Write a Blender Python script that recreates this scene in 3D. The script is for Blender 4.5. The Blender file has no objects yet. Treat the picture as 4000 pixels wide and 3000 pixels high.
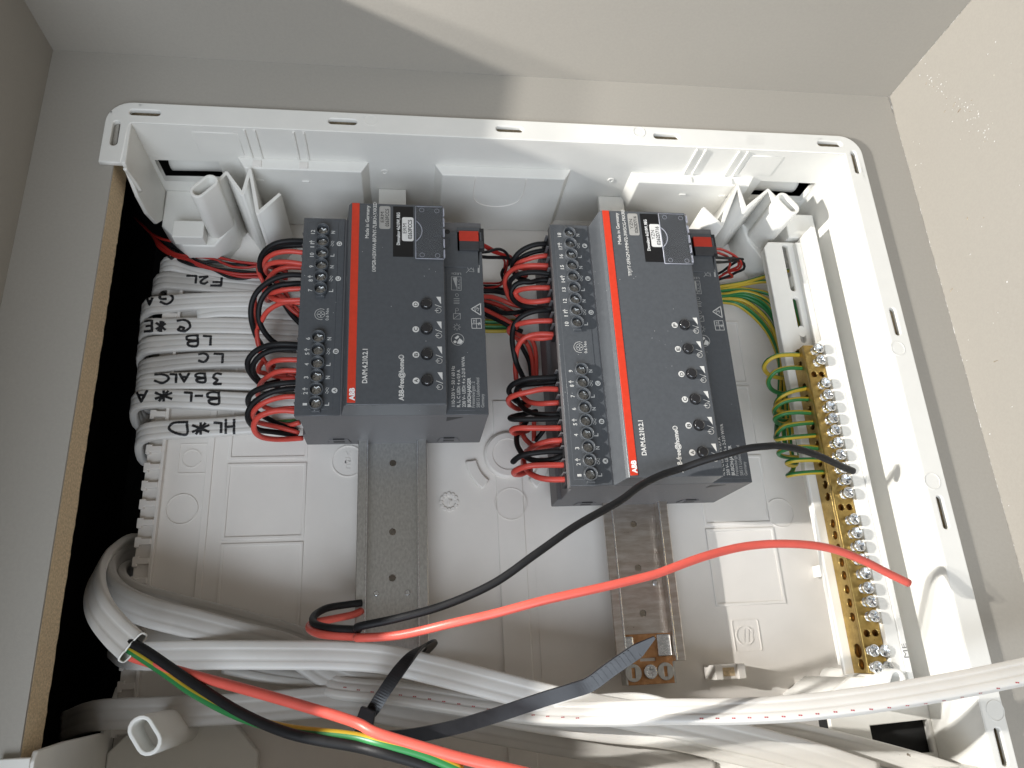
import bpy, bmesh, math, random
from mathutils import Vector, Matrix
from mathutils.bvhtree import BVHTree
random.seed(7)
S = 0.001                                   # everything below is laid out in millimetres
SC = bpy.context.scene
COL = SC.collection

# ---------------------------------------------------------------- camera
CAM = Vector((7.2605, -125.3347, 377.6492)); FPX = 2917.673
RR = Matrix(((0.9902146, -0.0505928, 0.1300591), (-0.0023409, -0.9378608, -0.3470037), (0.1395333, 0.3433037, -0.9288019)))
cd = bpy.data.cameras.new('camera'); co = bpy.data.objects.new('camera', cd); COL.objects.link(co)
right = Vector(RR[0]); down = Vector(RR[1]); fwd = Vector(RR[2])
m = Matrix((right, -down, -fwd)).transposed().to_4x4(); m.translation = CAM * S
co.matrix_world = m
cd.sensor_fit = 'HORIZONTAL'; cd.sensor_width = 36; cd.lens = FPX / 4000 * 36
cd.clip_start = 0.01; cd.clip_end = 50
SC.camera = co
# ---------------------------------------------------------------- world, lamps, exposure
W = bpy.data.worlds.new('World'); SC.world = W; W.use_nodes = True
bgn = W.node_tree.nodes['Background']; bgn.inputs[0].default_value = (1.0, 0.945, 0.86, 1); bgn.inputs[1].default_value = 0.175
def lamp(name, kind, loc, energy, col, target=None, **kw):
    l = bpy.data.lights.new(name, kind); l.energy = energy; l.color = col
    for k, v in kw.items(): setattr(l, k, v)
    o = bpy.data.objects.new(name, l); COL.objects.link(o); o.location = Vector(loc) * S
    if target is not None:
        o.rotation_euler = (Vector(target) - Vector(loc)).to_track_quat('-Z', 'Y').to_euler()
    return o
# two small emitters of a work light standing to the left, just past the edge of the cupboard side
lamp('work_light_emitter', 'POINT', (-480, 0, 311.0), 18.0, (1.0, 0.975, 0.93), shadow_soft_size=0.005)
lamp('work_light_emitter', 'POINT', (-480, 0, 287.0), 8.5, (1.0, 0.975, 0.93), shadow_soft_size=0.005)
# unseen soft cool source added behind and below the camera, lifting downward faces
lamp('soft_cool_fill', 'AREA', (-300, -1350, 1450), 24, (0.80, 0.89, 1.0), (40, -60, 0), shape='RECTANGLE', size=1.4, size_y=1.0)
vs = SC.view_settings; vs.view_transform = 'Standard'; vs.look = 'None'; vs.exposure = 0.38; vs.gamma = 1.0; vs.use_curve_mapping = False
SC.cycles.max_bounces = 8

# ---------------------------------------------------------------- helpers
def ray(u, v):
    q = Vector(((u - 2000) / FPX, (v - 1500) / FPX, 1.0)); return RR.transposed() @ q
def at(u, v, z):
    d = ray(u, v); t = (z - CAM.z) / d.z; return CAM + t * d
def atY(u, v, Y):
    d = ray(u, v); t = (Y - CAM.y) / d.y; return CAM + t * d
def atX(u, v, X):
    d = ray(u, v); t = (X - CAM.x) / d.x; return CAM + t * d
class Fr:                                   # a window on the survey plan: place a point by reading and height
    def __init__(s, ox, oy, w): s.ox, s.oy, s.k = ox, oy, w / 2212
    def px(s, x, y): return s.ox + s.k * x, s.oy + s.k * y
    def __call__(s, x, y, z): return at(*s.px(x, y), z)
    def Y(s, x, y, Y): return atY(*s.px(x, y), Y)
    def X(s, x, y, X): return atX(*s.px(x, y), X)
Z1, Z2, Z3 = Fr(0, 0, 1400), Fr(1300, 0, 1400), Fr(2600, 0, 1400)
Z4, Z5, Z6 = Fr(0, 1000, 1400), Fr(1300, 1000, 1400), Fr(2600, 1000, 1400)
Z7, Z8, Z9 = Fr(0, 1950, 1400), Fr(1300, 1950, 1400), Fr(2600, 1950, 1400)
FA, FB, FC, FD, FE = Fr(900, 900, 600), Fr(900, 1300, 600), Fr(1850, 850, 600), Fr(1850, 1300, 600), Fr(1850, 1600, 600)
FF, FG, FH, FJ, FK, FM = Fr(3000, 1600, 600), Fr(2900, 1250, 600), Fr(500, 950, 600), Fr(1550, 780, 600), Fr(2400, 780, 600), Fr(1500, 1150, 600)
FN, FO, FP = Fr(2500, 1200, 600), Fr(2500, 1550, 600), Fr(3100, 2350, 600)
T1, T2 = Fr(400, 380, 900), Fr(2600, 450, 900)

def node_mat(name, col, rough=0.5, metal=0.0, vary=0.0, vscale=300.0, bump=0.0, bscale=800.0, spec=0.5, col2=None, specks=None, stretch=None, coat=0.0, trans=0.0, sss=0.0):
    mt = bpy.data.materials.new(name); mt.use_nodes = True
    nt = mt.node_tree; b = nt.nodes['Principled BSDF']
    b.inputs['Roughness'].default_value = rough; b.inputs['Metallic'].default_value = metal
    b.inputs['Specular IOR Level'].default_value = spec; b.inputs['Coat Weight'].default_value = coat
    b.inputs['Transmission Weight'].default_value = trans
    if sss: b.inputs['Subsurface Weight'].default_value = sss; b.inputs['Subsurface Radius'].default_value = (.004, .003, .002); b.inputs['Subsurface Scale'].default_value = 0.5
    b.inputs['Base Color'].default_value = (*col, 1)
    tc = nt.nodes.new('ShaderNodeTexCoord'); out = tc.outputs['Object']
    if stretch:
        mp = nt.nodes.new('ShaderNodeMapping'); mp.inputs['Scale'].default_value = stretch
        nt.links.new(out, mp.inputs[0]); out = mp.outputs[0]
    last = None
    if vary or col2:
        n = nt.nodes.new('ShaderNodeTexNoise'); n.inputs['Scale'].default_value = vscale; n.inputs['Detail'].default_value = 6; n.inputs['Roughness'].default_value = 0.6
        nt.links.new(out, n.inputs['Vector'])
        r = nt.nodes.new('ShaderNodeValToRGB'); r.color_ramp.elements[0].position = 0.35; r.color_ramp.elements[1].position = 0.68
        c2 = col2 or tuple(min(1, c * (1 + vary)) for c in col); c1 = col if col2 else tuple(c * (1 - vary) for c in col)
        r.color_ramp.elements[0].color = (*c1, 1); r.color_ramp.elements[1].color = (*c2, 1)
        nt.links.new(n.outputs[0], r.inputs[0]); last = r.outputs[0]
        rr = nt.nodes.new('ShaderNodeMapRange'); rr.inputs['To Min'].default_value = rough * 0.8; rr.inputs['To Max'].default_value = min(1, rough * 1.2)
        nt.links.new(n.outputs[0], rr.inputs[0]); nt.links.new(rr.outputs[0], b.inputs['Roughness'])
    if specks:                              # (colour, voronoi scale, size, patchiness)
        vz = nt.nodes.new('ShaderNodeTexVoronoi'); vz.inputs['Scale'].default_value = specks[1]; vz.inputs['Randomness'].default_value = 1
        nt.links.new(out, vz.inputs['Vector'])
        lt = nt.nodes.new('ShaderNodeMath'); lt.operation = 'LESS_THAN'; lt.inputs[1].default_value = specks[2]
        nt.links.new(vz.outputs['Distance'], lt.inputs[0])
        n2 = nt.nodes.new('ShaderNodeTexNoise'); n2.inputs['Scale'].default_value = specks[1] * 0.12; n2.inputs['Detail'].default_value = 3
        nt.links.new(out, n2.inputs['Vector'])
        gt = nt.nodes.new('ShaderNodeMath'); gt.operation = 'GREATER_THAN'; gt.inputs[1].default_value = specks[3]
        nt.links.new(n2.outputs[0], gt.inputs[0])
        mu = nt.nodes.new('ShaderNodeMath'); mu.operation = 'MULTIPLY'; nt.links.new(lt.outputs[0], mu.inputs[0]); nt.links.new(gt.outputs[0], mu.inputs[1])
        mx = nt.nodes.new('ShaderNodeMix'); mx.data_type = 'RGBA'
        nt.links.new(mu.outputs[0], mx.inputs[0])
        if last: nt.links.new(last, mx.inputs[6])
        else: mx.inputs[6].default_value = (*col, 1)
        mx.inputs[7].default_value = (*specks[0], 1); last = mx.outputs[2]
    if last: nt.links.new(last, b.inputs['Base Color'])
    if bump:
        n3 = nt.nodes.new('ShaderNodeTexNoise'); n3.inputs['Scale'].default_value = bscale; n3.inputs['Detail'].default_value = 4
        nt.links.new(out, n3.inputs['Vector'])
        bp = nt.nodes.new('ShaderNodeBump'); bp.inputs['Strength'].default_value = bump; bp.inputs['Distance'].default_value = 0.0004
        nt.links.new(n3.outputs[0], bp.inputs['Height']); nt.links.new(bp.outputs[0], b.inputs['Normal'])
    return mt

M = {}
M['board'] = node_mat('painted_board', (0.352, 0.328, 0.290), 0.6, vary=0.035, vscale=900, bump=0.12, bscale=1500, specks=((0.6, 0.57, 0.5), 160, 0.045, 0.60))
M['boardclean'] = node_mat('painted_board_clean', (0.352, 0.328, 0.290), 0.6, vary=0.03, vscale=700, bump=0.12, bscale=1500)
M['fibre'] = node_mat('raw_fibreboard_edge', (0.64, 0.50, 0.32), 0.9, vary=0.22, vscale=900, bump=0.6, bscale=1600)
M['void'] = node_mat('unlit_cavity_black', (0.012, 0.012, 0.012), 0.95, vary=.3, vscale=60)  # near-black in place of the unlit depth behind openings
M['white'] = node_mat('white_moulded_plastic', (0.78, 0.765, 0.72), 0.42, vary=0.02, vscale=60, bump=0.10, bscale=2600, specks=((0.45, 0.43, 0.40), 120, 0.03, 0.64))
M['whitein'] = node_mat('white_moulded_plastic_matt', (0.79, 0.752, 0.705), 0.5, vary=0.025, vscale=40, bump=0.10, bscale=2600)
M['dev'] = node_mat('anthracite_plastic', (0.084, 0.090, 0.098), 0.34, vary=0.06, vscale=500, bump=0.10, bscale=3500, spec=0.45, specks=((0.40, 0.40, 0.40), 420, 0.085, 0.60))
M['devend'] = node_mat('anthracite_plastic_lit_side', (0.125, 0.123, 0.127), 0.5, vary=0.06, vscale=500, bump=0.15, bscale=3000, specks=((0.33, 0.32, 0.31), 500, 0.09, 0.60))  # casing colour lightened for the light falling on its end faces
M['devdark'] = node_mat('black_plastic_and_recess_shade', (0.018, 0.018, 0.020), 0.5, vary=.1, vscale=500)  # black plastic parts, and the shade painted into slots, wells and recesses
M['redstripe'] = node_mat('red_stripe_paint', (0.62, 0.045, 0.018), 0.42, vary=0.05, vscale=400)
M['print'] = node_mat('light_grey_print', (0.66, 0.65, 0.62), 0.6, vary=.05, vscale=900)
M['printdim'] = node_mat('grey_print', (0.40, 0.40, 0.39), 0.6, vary=.05, vscale=900)
M['printw'] = node_mat('white_print', (0.86, 0.86, 0.85), 0.55, vary=.03, vscale=900)
M['printk'] = node_mat('black_print', (0.02, 0.02, 0.02), 0.6, vary=.1, vscale=900)
M['embgrey'] = node_mat('grey_stamped_ink', (0.22, 0.22, 0.21), 0.6, vary=.1, vscale=900)
M['stickerk'] = node_mat('black_sticker', (0.006, 0.006, 0.007), 0.5, vary=.1, vscale=900)
M['stickerg'] = node_mat('grey_sticker', (0.36, 0.35, 0.33), 0.55, vary=.06, vscale=900)
M['stickerw'] = node_mat('white_sticker', (0.72, 0.71, 0.69), 0.5, vary=.04, vscale=900)
M['clear'] = node_mat('clear_plastic', (0.84, 0.85, 0.87), 0.12, trans=.97, spec=0.6, bump=.05, bscale=700)
M['clear'].node_tree.nodes['Principled BSDF'].inputs['IOR'].default_value = 1.25
M['clearedge'] = node_mat('frosted_plastic_edge', (0.40, 0.41, 0.47), 0.3, vary=.1, vscale=500)
M['button'] = node_mat('smoked_button', (0.02, 0.02, 0.022), 0.12, vary=.1, vscale=300, coat=0.6)
M['screwdark'] = node_mat('shaded_terminal_screw', (0.45, 0.45, 0.44), 0.3, metal=1.0, vary=0.2, vscale=900, bump=.3, bscale=1500)  # screw metal darkened to carry the shade inside the wells
M['steel'] = node_mat('zinc_screw', (0.72, 0.74, 0.76), 0.22, metal=1.0, vary=0.18, vscale=900, bump=.35, bscale=1400)
M['brass'] = node_mat('brass', (0.38, 0.26, 0.085), 0.36, metal=1.0, col2=(0.54, 0.385, 0.14), vscale=260, bump=.2, bscale=1500, specks=((0.22, 0.14, 0.05), 420, 0.10, 0.58))
M['brassdark'] = node_mat('brass_hole_shade', (0.16, 0.08, 0.03), 0.45, metal=1.0, vary=.2, vscale=400)  # darkened brass, the shade inside the bar's holes put into the colour
M['zinc'] = node_mat('galvanised_steel', (0.50, 0.50, 0.49), 0.34, metal=1.0, col2=(0.64, 0.64, 0.62), vscale=620, bump=.12, bscale=900, stretch=(1.6, .8, 1))
M['zincwarm'] = node_mat('steel_warm_reflection', (0.52, 0.46, 0.41), 0.30, metal=1.0, col2=(0.70, 0.67, 0.64), vscale=260, bump=.15, bscale=900, stretch=(.35, 1.6, 1))  # zinc with an orange reflection put into its colour as a warm tint
M['footreflect'] = node_mat('foot_warm_reflection', (0.40, 0.20, 0.09), 0.42, metal=1.0, col2=(0.58, 0.33, 0.17), vscale=300, bump=.2, bscale=1200)  # same orange reflection painted stronger on the rail's foot
M['wred'] = node_mat('red_wire_insulation', (0.62, 0.072, 0.052), 0.42, vary=0.06, vscale=150, bump=.05, sss=.12)
M['wpink'] = node_mat('red_thick_wire_insulation', (0.70, 0.115, 0.085), 0.42, vary=0.05, vscale=100, bump=.05, sss=.15)
M['wdred'] = node_mat('dark_red_thin_wire', (0.36, 0.022, 0.016), 0.45, vary=0.08, vscale=150)
M['wblk'] = node_mat('black_wire_insulation', (0.009, 0.009, 0.010), 0.55, vary=0.12, vscale=200, bump=.1, spec=.3)
M['tie'] = node_mat('black_nylon', (0.008, 0.008, 0.010), 0.36, vary=.1, vscale=300, bump=.05)
M['cable'] = node_mat('white_cable_sheath', (0.66, 0.64, 0.605), 0.42, vary=0.03, vscale=60, bump=.06, bscale=1200, sss=.06)
M['cablegrey'] = node_mat('greyed_cable_sheath', (0.50, 0.48, 0.45), 0.45, vary=0.06, vscale=60, bump=.06, bscale=1200)
M['cabledirt'] = node_mat('scuffed_cable_sheath', (0.70, 0.685, 0.65), 0.42, vary=0.03, vscale=60, bump=.06, specks=((0.20, 0.17, 0.13), 420, 0.22, 0.62))
M['marker'] = node_mat('black_marker_ink', (0.012, 0.012, 0.014), 0.5, vary=.2, vscale=800)
M['dots'] = node_mat('red_marking_ink', (0.42, 0.05, 0.06), 0.6, vary=.2, vscale=800)
M['busred'] = node_mat('red_connector_plastic', (0.50, 0.035, 0.018), 0.42, vary=.05, vscale=300)
M['busgrey'] = node_mat('grey_connector_plastic', (0.045, 0.046, 0.05), 0.5, vary=.1, vscale=300)
M['chip'] = node_mat('pale_wood_chips', (0.55, 0.47, 0.35), 0.85, col2=(0.12, 0.08, 0.05), vscale=900)
def stripe_mat():
    mt = bpy.data.materials.new('green_yellow_insulation'); mt.use_nodes = True; nt = mt.node_tree; b = nt.nodes['Principled BSDF']
    b.inputs['Roughness'].default_value = .42
    uv = nt.nodes.new('ShaderNodeUVMap'); sp = nt.nodes.new('ShaderNodeSeparateXYZ'); nt.links.new(uv.outputs[0], sp.inputs[0])
    r = nt.nodes.new('ShaderNodeValToRGB'); r.color_ramp.interpolation = 'LINEAR'
    e = r.color_ramp.elements; e[0].position = 0.0; e[0].color = (0.02, 0.17, 0.045, 1); e[1].position = 1.0; e[1].color = (0.50, 0.36, 0.03, 1)
    for p, c in ((.46, (0.02, 0.17, 0.045, 1)), (.49, (0.50, 0.36, 0.03, 1))):
        q = e.new(p); q.color = c
    e[-1].position = .985; q = e.new(1.0); q.color = (0.02, 0.17, 0.045, 1)
    nt.links.new(sp.outputs[0], r.inputs[0]); nt.links.new(r.outputs[0], b.inputs['Base Color'])
    return mt
M['yg'] = stripe_mat()

def setp(o, label=None, cat=None, group=None, kind=None):
    if label: o['label'] = label
    if cat: o['category'] = cat
    if group: o['group'] = group
    if kind: o['kind'] = kind
    return o
def link(name, me, mat, parent=None, smooth=False):
    if mat is not None and not me.materials: me.materials.append(mat)
    o = bpy.data.objects.new(name, me); COL.objects.link(o)
    if parent is not None: o.parent = parent
    if smooth:
        for p in me.polygons: p.use_smooth = True
    return o
def mesh(name, verts, faces, mat=None, parent=None, smooth=False, loc=None):
    me = bpy.data.meshes.new(name); me.from_pydata([tuple(Vector(v) * S) for v in verts], [], faces); me.update()
    o = link(name, me, mat, parent, smooth)
    if loc is not None: o.location = Vector(loc) * S
    return o
def empty(name, loc=(0, 0, 0)):
    o = bpy.data.objects.new(name, None); COL.objects.link(o); o.empty_display_size = .01; return o
def fixn(me):
    bm = bmesh.new(); bm.from_mesh(me); bmesh.ops.recalc_face_normals(bm, faces=bm.faces); bm.to_mesh(me); bm.free()
def bevel_me(me, w, seg=2, ang=30):
    bm = bmesh.new(); bm.from_mesh(me)
    bmesh.ops.recalc_face_normals(bm, faces=bm.faces)
    ed = [e for e in bm.edges if len(e.link_faces) == 2 and e.calc_face_angle(0) > math.radians(ang)]
    bmesh.ops.bevel(bm, geom=ed, offset=w * S, segments=seg, affect='EDGES', profile=0.5)
    bm.to_mesh(me); bm.free()
def box(name, x0, x1, y0, y1, z0, z1, mat, parent=None, bev=0.0):
    v = [(x, y, z) for z in (z0, z1) for y in (y0, y1) for x in (x0, x1)]
    f = [(0, 2, 3, 1), (4, 5, 7, 6), (0, 1, 5, 4), (2, 6, 7, 3), (0, 4, 6, 2), (1, 3, 7, 5)]
    o = mesh(name, v, f, mat, parent)
    if bev: bevel_me(o.data, bev)
    return o
def prism(name, poly, a0, a1, mat, parent=None, axis='Z', bev=0.0, poly2=None):
    # poly in the two other axes; extruded from a0 to a1 along axis
    def P(p, a):
        return {'Z': (p[0], p[1], a), 'Y': (p[0], a, p[1]), 'X': (a, p[0], p[1])}[axis]
    n = len(poly); p2 = poly2 or poly
    v = [P(p, a0) for p in poly] + [P(p, a1) for p in p2]
    f = [tuple(range(n - 1, -1, -1)), tuple(range(n, 2 * n))] + [(i, (i + 1) % n, n + (i + 1) % n, n + i) for i in range(n)]
    o = mesh(name, v, f, mat, parent); fixn(o.data)
    if bev: bevel_me(o.data, bev)
    return o
def rrect(x0, x1, y0, y1, r, n=6):
    p = []
    for cx, cy, a in ((x1 - r, y1 - r, 0), (x0 + r, y1 - r, 90), (x0 + r, y0 + r, 180), (x1 - r, y0 + r, 270)):
        for i in range(n + 1):
            t = math.radians(a + 90 * i / n); p.append((cx + r * math.cos(t), cy + r * math.sin(t)))
    return p
def circ(cx, cy, r, n=24, a0=0, a1=360):
    full = abs(a1 - a0) >= 360
    return [(cx + r * math.cos(math.radians(a0 + (a1 - a0) * i / (n if full else n - 1))), cy + r * math.sin(math.radians(a0 + (a1 - a0) * i / (n if full else n - 1)))) for i in range(n)]
def plate_me(loops, h, bev=0.0):
    cu = bpy.data.curves.new('tmp', 'CURVE'); cu.dimensions = '2D'; cu.fill_mode = 'BOTH'
    cu.extrude = max(0, h / 2 - bev) * S; cu.bevel_depth = bev * S; cu.bevel_resolution = 1; cu.offset = -bev * S
    for lp in loops:
        s = cu.splines.new('POLY'); s.points.add(len(lp) - 1); s.use_cyclic_u = True
        for q, p in zip(s.points, lp): q.co = (p[0] * S, p[1] * S, 0, 1)
    o = bpy.data.objects.new('tmp', cu); COL.objects.link(o)
    dg = bpy.context.evaluated_depsgraph_get(); me = bpy.data.meshes.new_from_object(o.evaluated_get(dg))
    bpy.data.objects.remove(o); bpy.data.curves.remove(cu); me.materials.clear()
    return me
def plate(name, loops, z0, z1, mat, parent=None, bev=0.0, mtx=None):
    me = plate_me(loops, z1 - z0, bev)
    me.transform(Matrix.Translation((0, 0, (z0 + z1) / 2 * S)))
    if mtx is not None: me.transform(mtx)
    me.name = name
    return link(name, me, mat, parent)
def cr(pts, step=1.5):                      # Catmull-Rom (centripetal) resampling
    P = [Vector(p) for p in pts]; Q = [P[0] * 2 - P[1]] + P + [P[-1] * 2 - P[-2]]
    out = []
    for i in range(1, len(Q) - 2):
        p0, p1, p2, p3 = Q[i - 1:i + 3]
        t0 = 0; t1 = max(1e-4, (p1 - p0).length ** .5); t2 = t1 + max(1e-4, (p2 - p1).length ** .5); t3 = t2 + max(1e-4, (p3 - p2).length ** .5)
        n = max(2, int((p2 - p1).length / step))
        for k in range(n):
            t = t1 + (t2 - t1) * k / n
            A1 = p0 * ((t1 - t) / (t1 - t0)) + p1 * ((t - t0) / (t1 - t0)); A2 = p1 * ((t2 - t) / (t2 - t1)) + p2 * ((t - t1) / (t2 - t1)); A3 = p2 * ((t3 - t) / (t3 - t2)) + p3 * ((t - t2) / (t3 - t2))
            B1 = A1 * ((t2 - t) / (t2 - t0)) + A2 * ((t - t0) / (t2 - t0)); B2 = A2 * ((t3 - t) / (t3 - t1)) + A3 * ((t - t1) / (t3 - t1))
            out.append(B1 * ((t2 - t) / (t2 - t1)) + B2 * ((t - t1) / (t2 - t1)))
    out.append(P[-1]); return out
def sweep(name, pts, sec, mat, parent=None, wd=None, step=1.5, twist=0.0, twist0=0.0, hollow=False):
    C = cr(pts, step); n = len(C); k = len(sec); V = []; F = []; UV = []
    T = [(C[min(i + 1, n - 1)] - C[max(i - 1, 0)]).normalized() for i in range(n)]
    nrm = None; L = 0
    for i in range(n):
        t = T[i]
        if wd is not None:
            h = wd[0].lerp(wd[1], i / (n - 1)) if isinstance(wd, tuple) else wd
            w = (h - t * h.dot(t)).normalized(); nn = t.cross(w)
        else:
            if nrm is None:
                h = Vector((0, 0, 1)) if abs(t.z) < .9 else Vector((1, 0, 0)); nrm = (h - t * h.dot(t)).normalized()
            else: nrm = (nrm - t * nrm.dot(t)).normalized()
            nn = nrm; w = nn.cross(t)
        if i: L += (C[i] - C[i - 1]).length
        a = twist0 + twist * L; ca, sa = math.cos(a), math.sin(a)
        for (x, y) in sec: V.append(C[i] + w * (x * ca - y * sa) + nn * (x * sa + y * ca))
        UV.append(L)
    for i in range(n - 1):
        for j in range(k): F.append((i * k + j, i * k + (j + 1) % k, (i + 1) * k + (j + 1) % k, (i + 1) * k + j))
    F.append(tuple(range(k - 1, -1, -1))); F.append(tuple((n - 1) * k + j for j in range(k)))
    me = bpy.data.meshes.new(name); me.from_pydata([tuple(v * S) for v in V], [], F); me.update()
    uvl = me.uv_layers.new(name='UVMap'); d = uvl.data; idx = 0
    for i in range(n - 1):
        for j in range(k):
            for (a, b) in ((i, j), (i, j + 1), (i + 1, j + 1), (i + 1, j)):
                d[idx].uv = (b / k, UV[a] * .01); idx += 1
    fixn(me)
    return link(name, me, mat, parent, smooth=True)
def rsec(r, n=12): return [(r * math.cos(2 * math.pi * i / n), r * math.sin(2 * math.pi * i / n)) for i in range(n)]
def tri_sec(w, h, n=96):                    # flat three-core cable: three cores show as soft ridges
    out = []
    for i in range(n):
        a = 2 * math.pi * i / n; c, s_ = math.cos(a), math.sin(a)
        x = w / 2 * (abs(c) ** .5) * (1 if c >= 0 else -1); y = h / 2 * (abs(s_) ** .5) * (1 if s_ >= 0 else -1)
        q = x / (w / 2); g = math.exp(-((abs(q) - .34) / .085) ** 2)
        out.append((x, y * (1 - .15 * g)))
    return out
def flatprint(name, items, mat, parent):    # items: list of (verts, faces)
    V = []; F = []
    for v, f in items:
        b = len(V); V += v; F += [tuple(i + b for i in q) for q in f]
    return mesh(name, V, F, mat, parent)
def ribbon(pts, w):                         # flat strokes on a z plane
    v = []; f = []
    for a, b in zip(pts[:-1], pts[1:]):
        a = Vector(a); b = Vector(b); t = (b - a)
        if t.length < 1e-6: continue
        t.normalize(); p = Vector((-t.y, t.x, 0)) * w / 2; e = t * w * .3
        k = len(v); v += [a - e + p, a - e - p, b + e - p, b + e + p]; f.append((k, k + 1, k + 2, k + 3))
    return v, f
def text_geo(s, p0, p1, up, bold=0.0, height=None, spacing=1.0):
    # lettering whose baseline runs p0 -> p1 (fitted to that length), 'up' gives the side the letters rise to
    cu = bpy.data.curves.new('tmp', 'FONT'); cu.body = s; cu.size = 1; cu.offset = bold; cu.resolution_u = 3; cu.space_character = spacing
    o = bpy.data.objects.new('tmp', cu); COL.objects.link(o)
    dg = bpy.context.evaluated_depsgraph_get(); me = bpy.data.meshes.new_from_object(o.evaluated_get(dg))
    bpy.data.objects.remove(o); bpy.data.curves.remove(cu)
    xs = [v.co.x for v in me.vertices]; x0, x1 = min(xs), max(xs)
    p0, p1 = Vector(p0), Vector(p1); d = p1 - p0; L = d.length; d.normalize(); up = Vector(up)
    sx = L / (x1 - x0); sy = (height / 0.72) if height else sx
    V = [p0 + d * ((v.co.x - x0) * sx) + up * (v.co.y * sy) for v in me.vertices]; F = [tuple(p.vertices) for p in me.polygons]
    bpy.data.meshes.remove(me)
    return V, F
exec_later = []

# ================================================================ the cupboard niche (setting)
XN0, XN1, YN1, YN0, ZM, ZT = -167.6, 287.1, 171.2, -640.0, 58.6, 166.0
XC = 61.8
ebx0, ebx1, eby0, eby1 = -131.1, 256.2, -188.6, 136.8      # the cut-out in the board
bp = plate('wall_back', [[(XN0 - 16, YN0 - 16), (XN1 + 16, YN0 - 16), (XN1 + 16, YN1 + 16), (XN0 - 16, YN1 + 16)], [(ebx0, eby0), (ebx0, eby1), (ebx1, eby1), (ebx1, eby0)]], ZM - 1.2, ZM, M['boardclean']); setp(bp, kind='structure', label='painted board at the back of the niche with a large cut-out', cat='wall')
# raw fibreboard core under the painted face, slightly ragged along the saw cut
lp = []
yy = eby0
while yy < eby1: lp.append((ebx0 + random.uniform(-.12, .2), yy)); yy += random.uniform(1.2, 3.4)
lp += [(ebx0, eby1), (ebx1, eby1), (ebx1, eby0)]
core = plate('board_core', [[(XN0 - 16, YN0 - 16), (XN1 + 16, YN0 - 16), (XN1 + 16, YN1 + 16), (XN0 - 16, YN1 + 16)], lp], ZM - 17, ZM - 1.25, M['fibre'], bp)
w = box('wall_top', XN0 - 16, XN1 + 16, YN1, YN1 + 16, ZM + .05, ZT, M['boardclean']); setp(w, kind='structure', label='plain painted board closing the niche at the top', cat='wall')
w = prism('wall_left', [(YN0, ZM + .05), (YN1 - .05, ZM + .05), (YN1 - .05, ZT + 7.7), (YN0, ZT - .095 * (90 - YN0))], XN0 - 16, XN0, M['boardclean'], axis='X'); setp(w, kind='structure', label='shaded painted board on the left side of the niche', cat='wall')  # unseen front edge sloped to place the shadow boundary of the emitters
w = box('wall_right', XN1, XN1 + 16, YN0, YN1 - .05, ZM + .05, ZT, M['board']); setp(w, kind='structure', label='bright painted board on the right side with chips and flecks', cat='wall')
w = box('wall_bottom', XN0 - 16, XN1 + 16, YN0 - 16, YN0 - .05, ZM + .05, ZT, M['boardclean']); setp(w, kind='structure', label='painted board closing the niche at the bottom', cat='wall')
# dark wall cavity behind the cut-out
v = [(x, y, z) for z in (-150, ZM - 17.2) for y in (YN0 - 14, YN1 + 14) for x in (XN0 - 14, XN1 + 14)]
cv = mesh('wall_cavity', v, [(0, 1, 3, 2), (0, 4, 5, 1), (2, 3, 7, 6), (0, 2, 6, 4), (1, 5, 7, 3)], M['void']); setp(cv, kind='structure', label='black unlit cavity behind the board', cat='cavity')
# thin ragged bead of filler along the right-hand corner joints
V = []; F = []
def bead(a, b, n, r0, r1):
    a, b = Vector(a), Vector(b)
    for i in range(n):
        p = a.lerp(b, (i + random.random()) / n); r = random.uniform(r0, r1); k = len(V)
        L = (b - a).normalized() * r * random.uniform(1.2, 4)
        o1 = Vector((random.uniform(-r, r * .2), random.uniform(-r, r * .2), r * .8))
        V.extend([p - L, p + L, p + o1 + L * .4, p + o1 - L * .3]); F.append((k, k + 1, k + 2, k + 3))
bead((XN1 - .1, YN1 - .5, ZM + .2), (XN1 - .1, -170, ZM + .2), 260, .12, .40)
bead((XN1 - .1, YN1 - .2, ZM + .2), (XN1 - .1, YN1 - .2, ZT - 2), 120, .10, .40)
bead((XN1 - .4, YN1 - .5, ZM + .2), (XN1 - .4, YN1 - 12, ZM + .2), 20, .4, .9)
setp(mesh('paint_flakes', V, F, M['stickerw']), 'pale flakes of paint and filler along the right-hand corner joints', 'flakes', kind='stuff')
# wood chips and flecks stuck to the right-hand board
def flecks(n, name, label, mat, Ls, wd0, wd1, trail):
    V = []; F = []
    for i in range(n):
        y = random.uniform(-170, 165); z = ZM + 3 + 100 * random.random() ** 1.3
        if i < n * trail: t = random.random(); y = 160 - 60 * t + random.gauss(0, 4); z = 88 + 26 * t + random.gauss(0, 2.5)
        L = random.choice(Ls) * random.uniform(.6, 1.2); wd = random.uniform(wd0, wd1); a = random.gauss(1.2, .5); h = random.uniform(.15, .5)
        c = Vector((XN1 - .03, y, z)); d = Vector((0, math.cos(a), math.sin(a))); n_ = Vector((0, -d.z, d.y)); k = len(V)
        V += [c - d * L + n_ * wd, c - d * L - n_ * wd, c + d * L - n_ * wd * .6, c + d * L + n_ * wd * .7, c + Vector((-h, 0, 0)) + d * L * .3, c + Vector((-h * .8, 0, 0)) - d * L * .5]
        F += [(k, k + 1, k + 5), (k + 1, k + 2, k + 4, k + 5), (k + 2, k + 3, k + 4), (k + 3, k, k + 5, k + 4)]
    setp(mesh(name, V, F, mat), label, 'flecks', kind='stuff')
flecks(120, 'dust_flecks', 'tiny pale dust flecks stuck to the right board', M['stickerw'], (.15, .2, .3, .45), .1, .28, .45)
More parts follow.
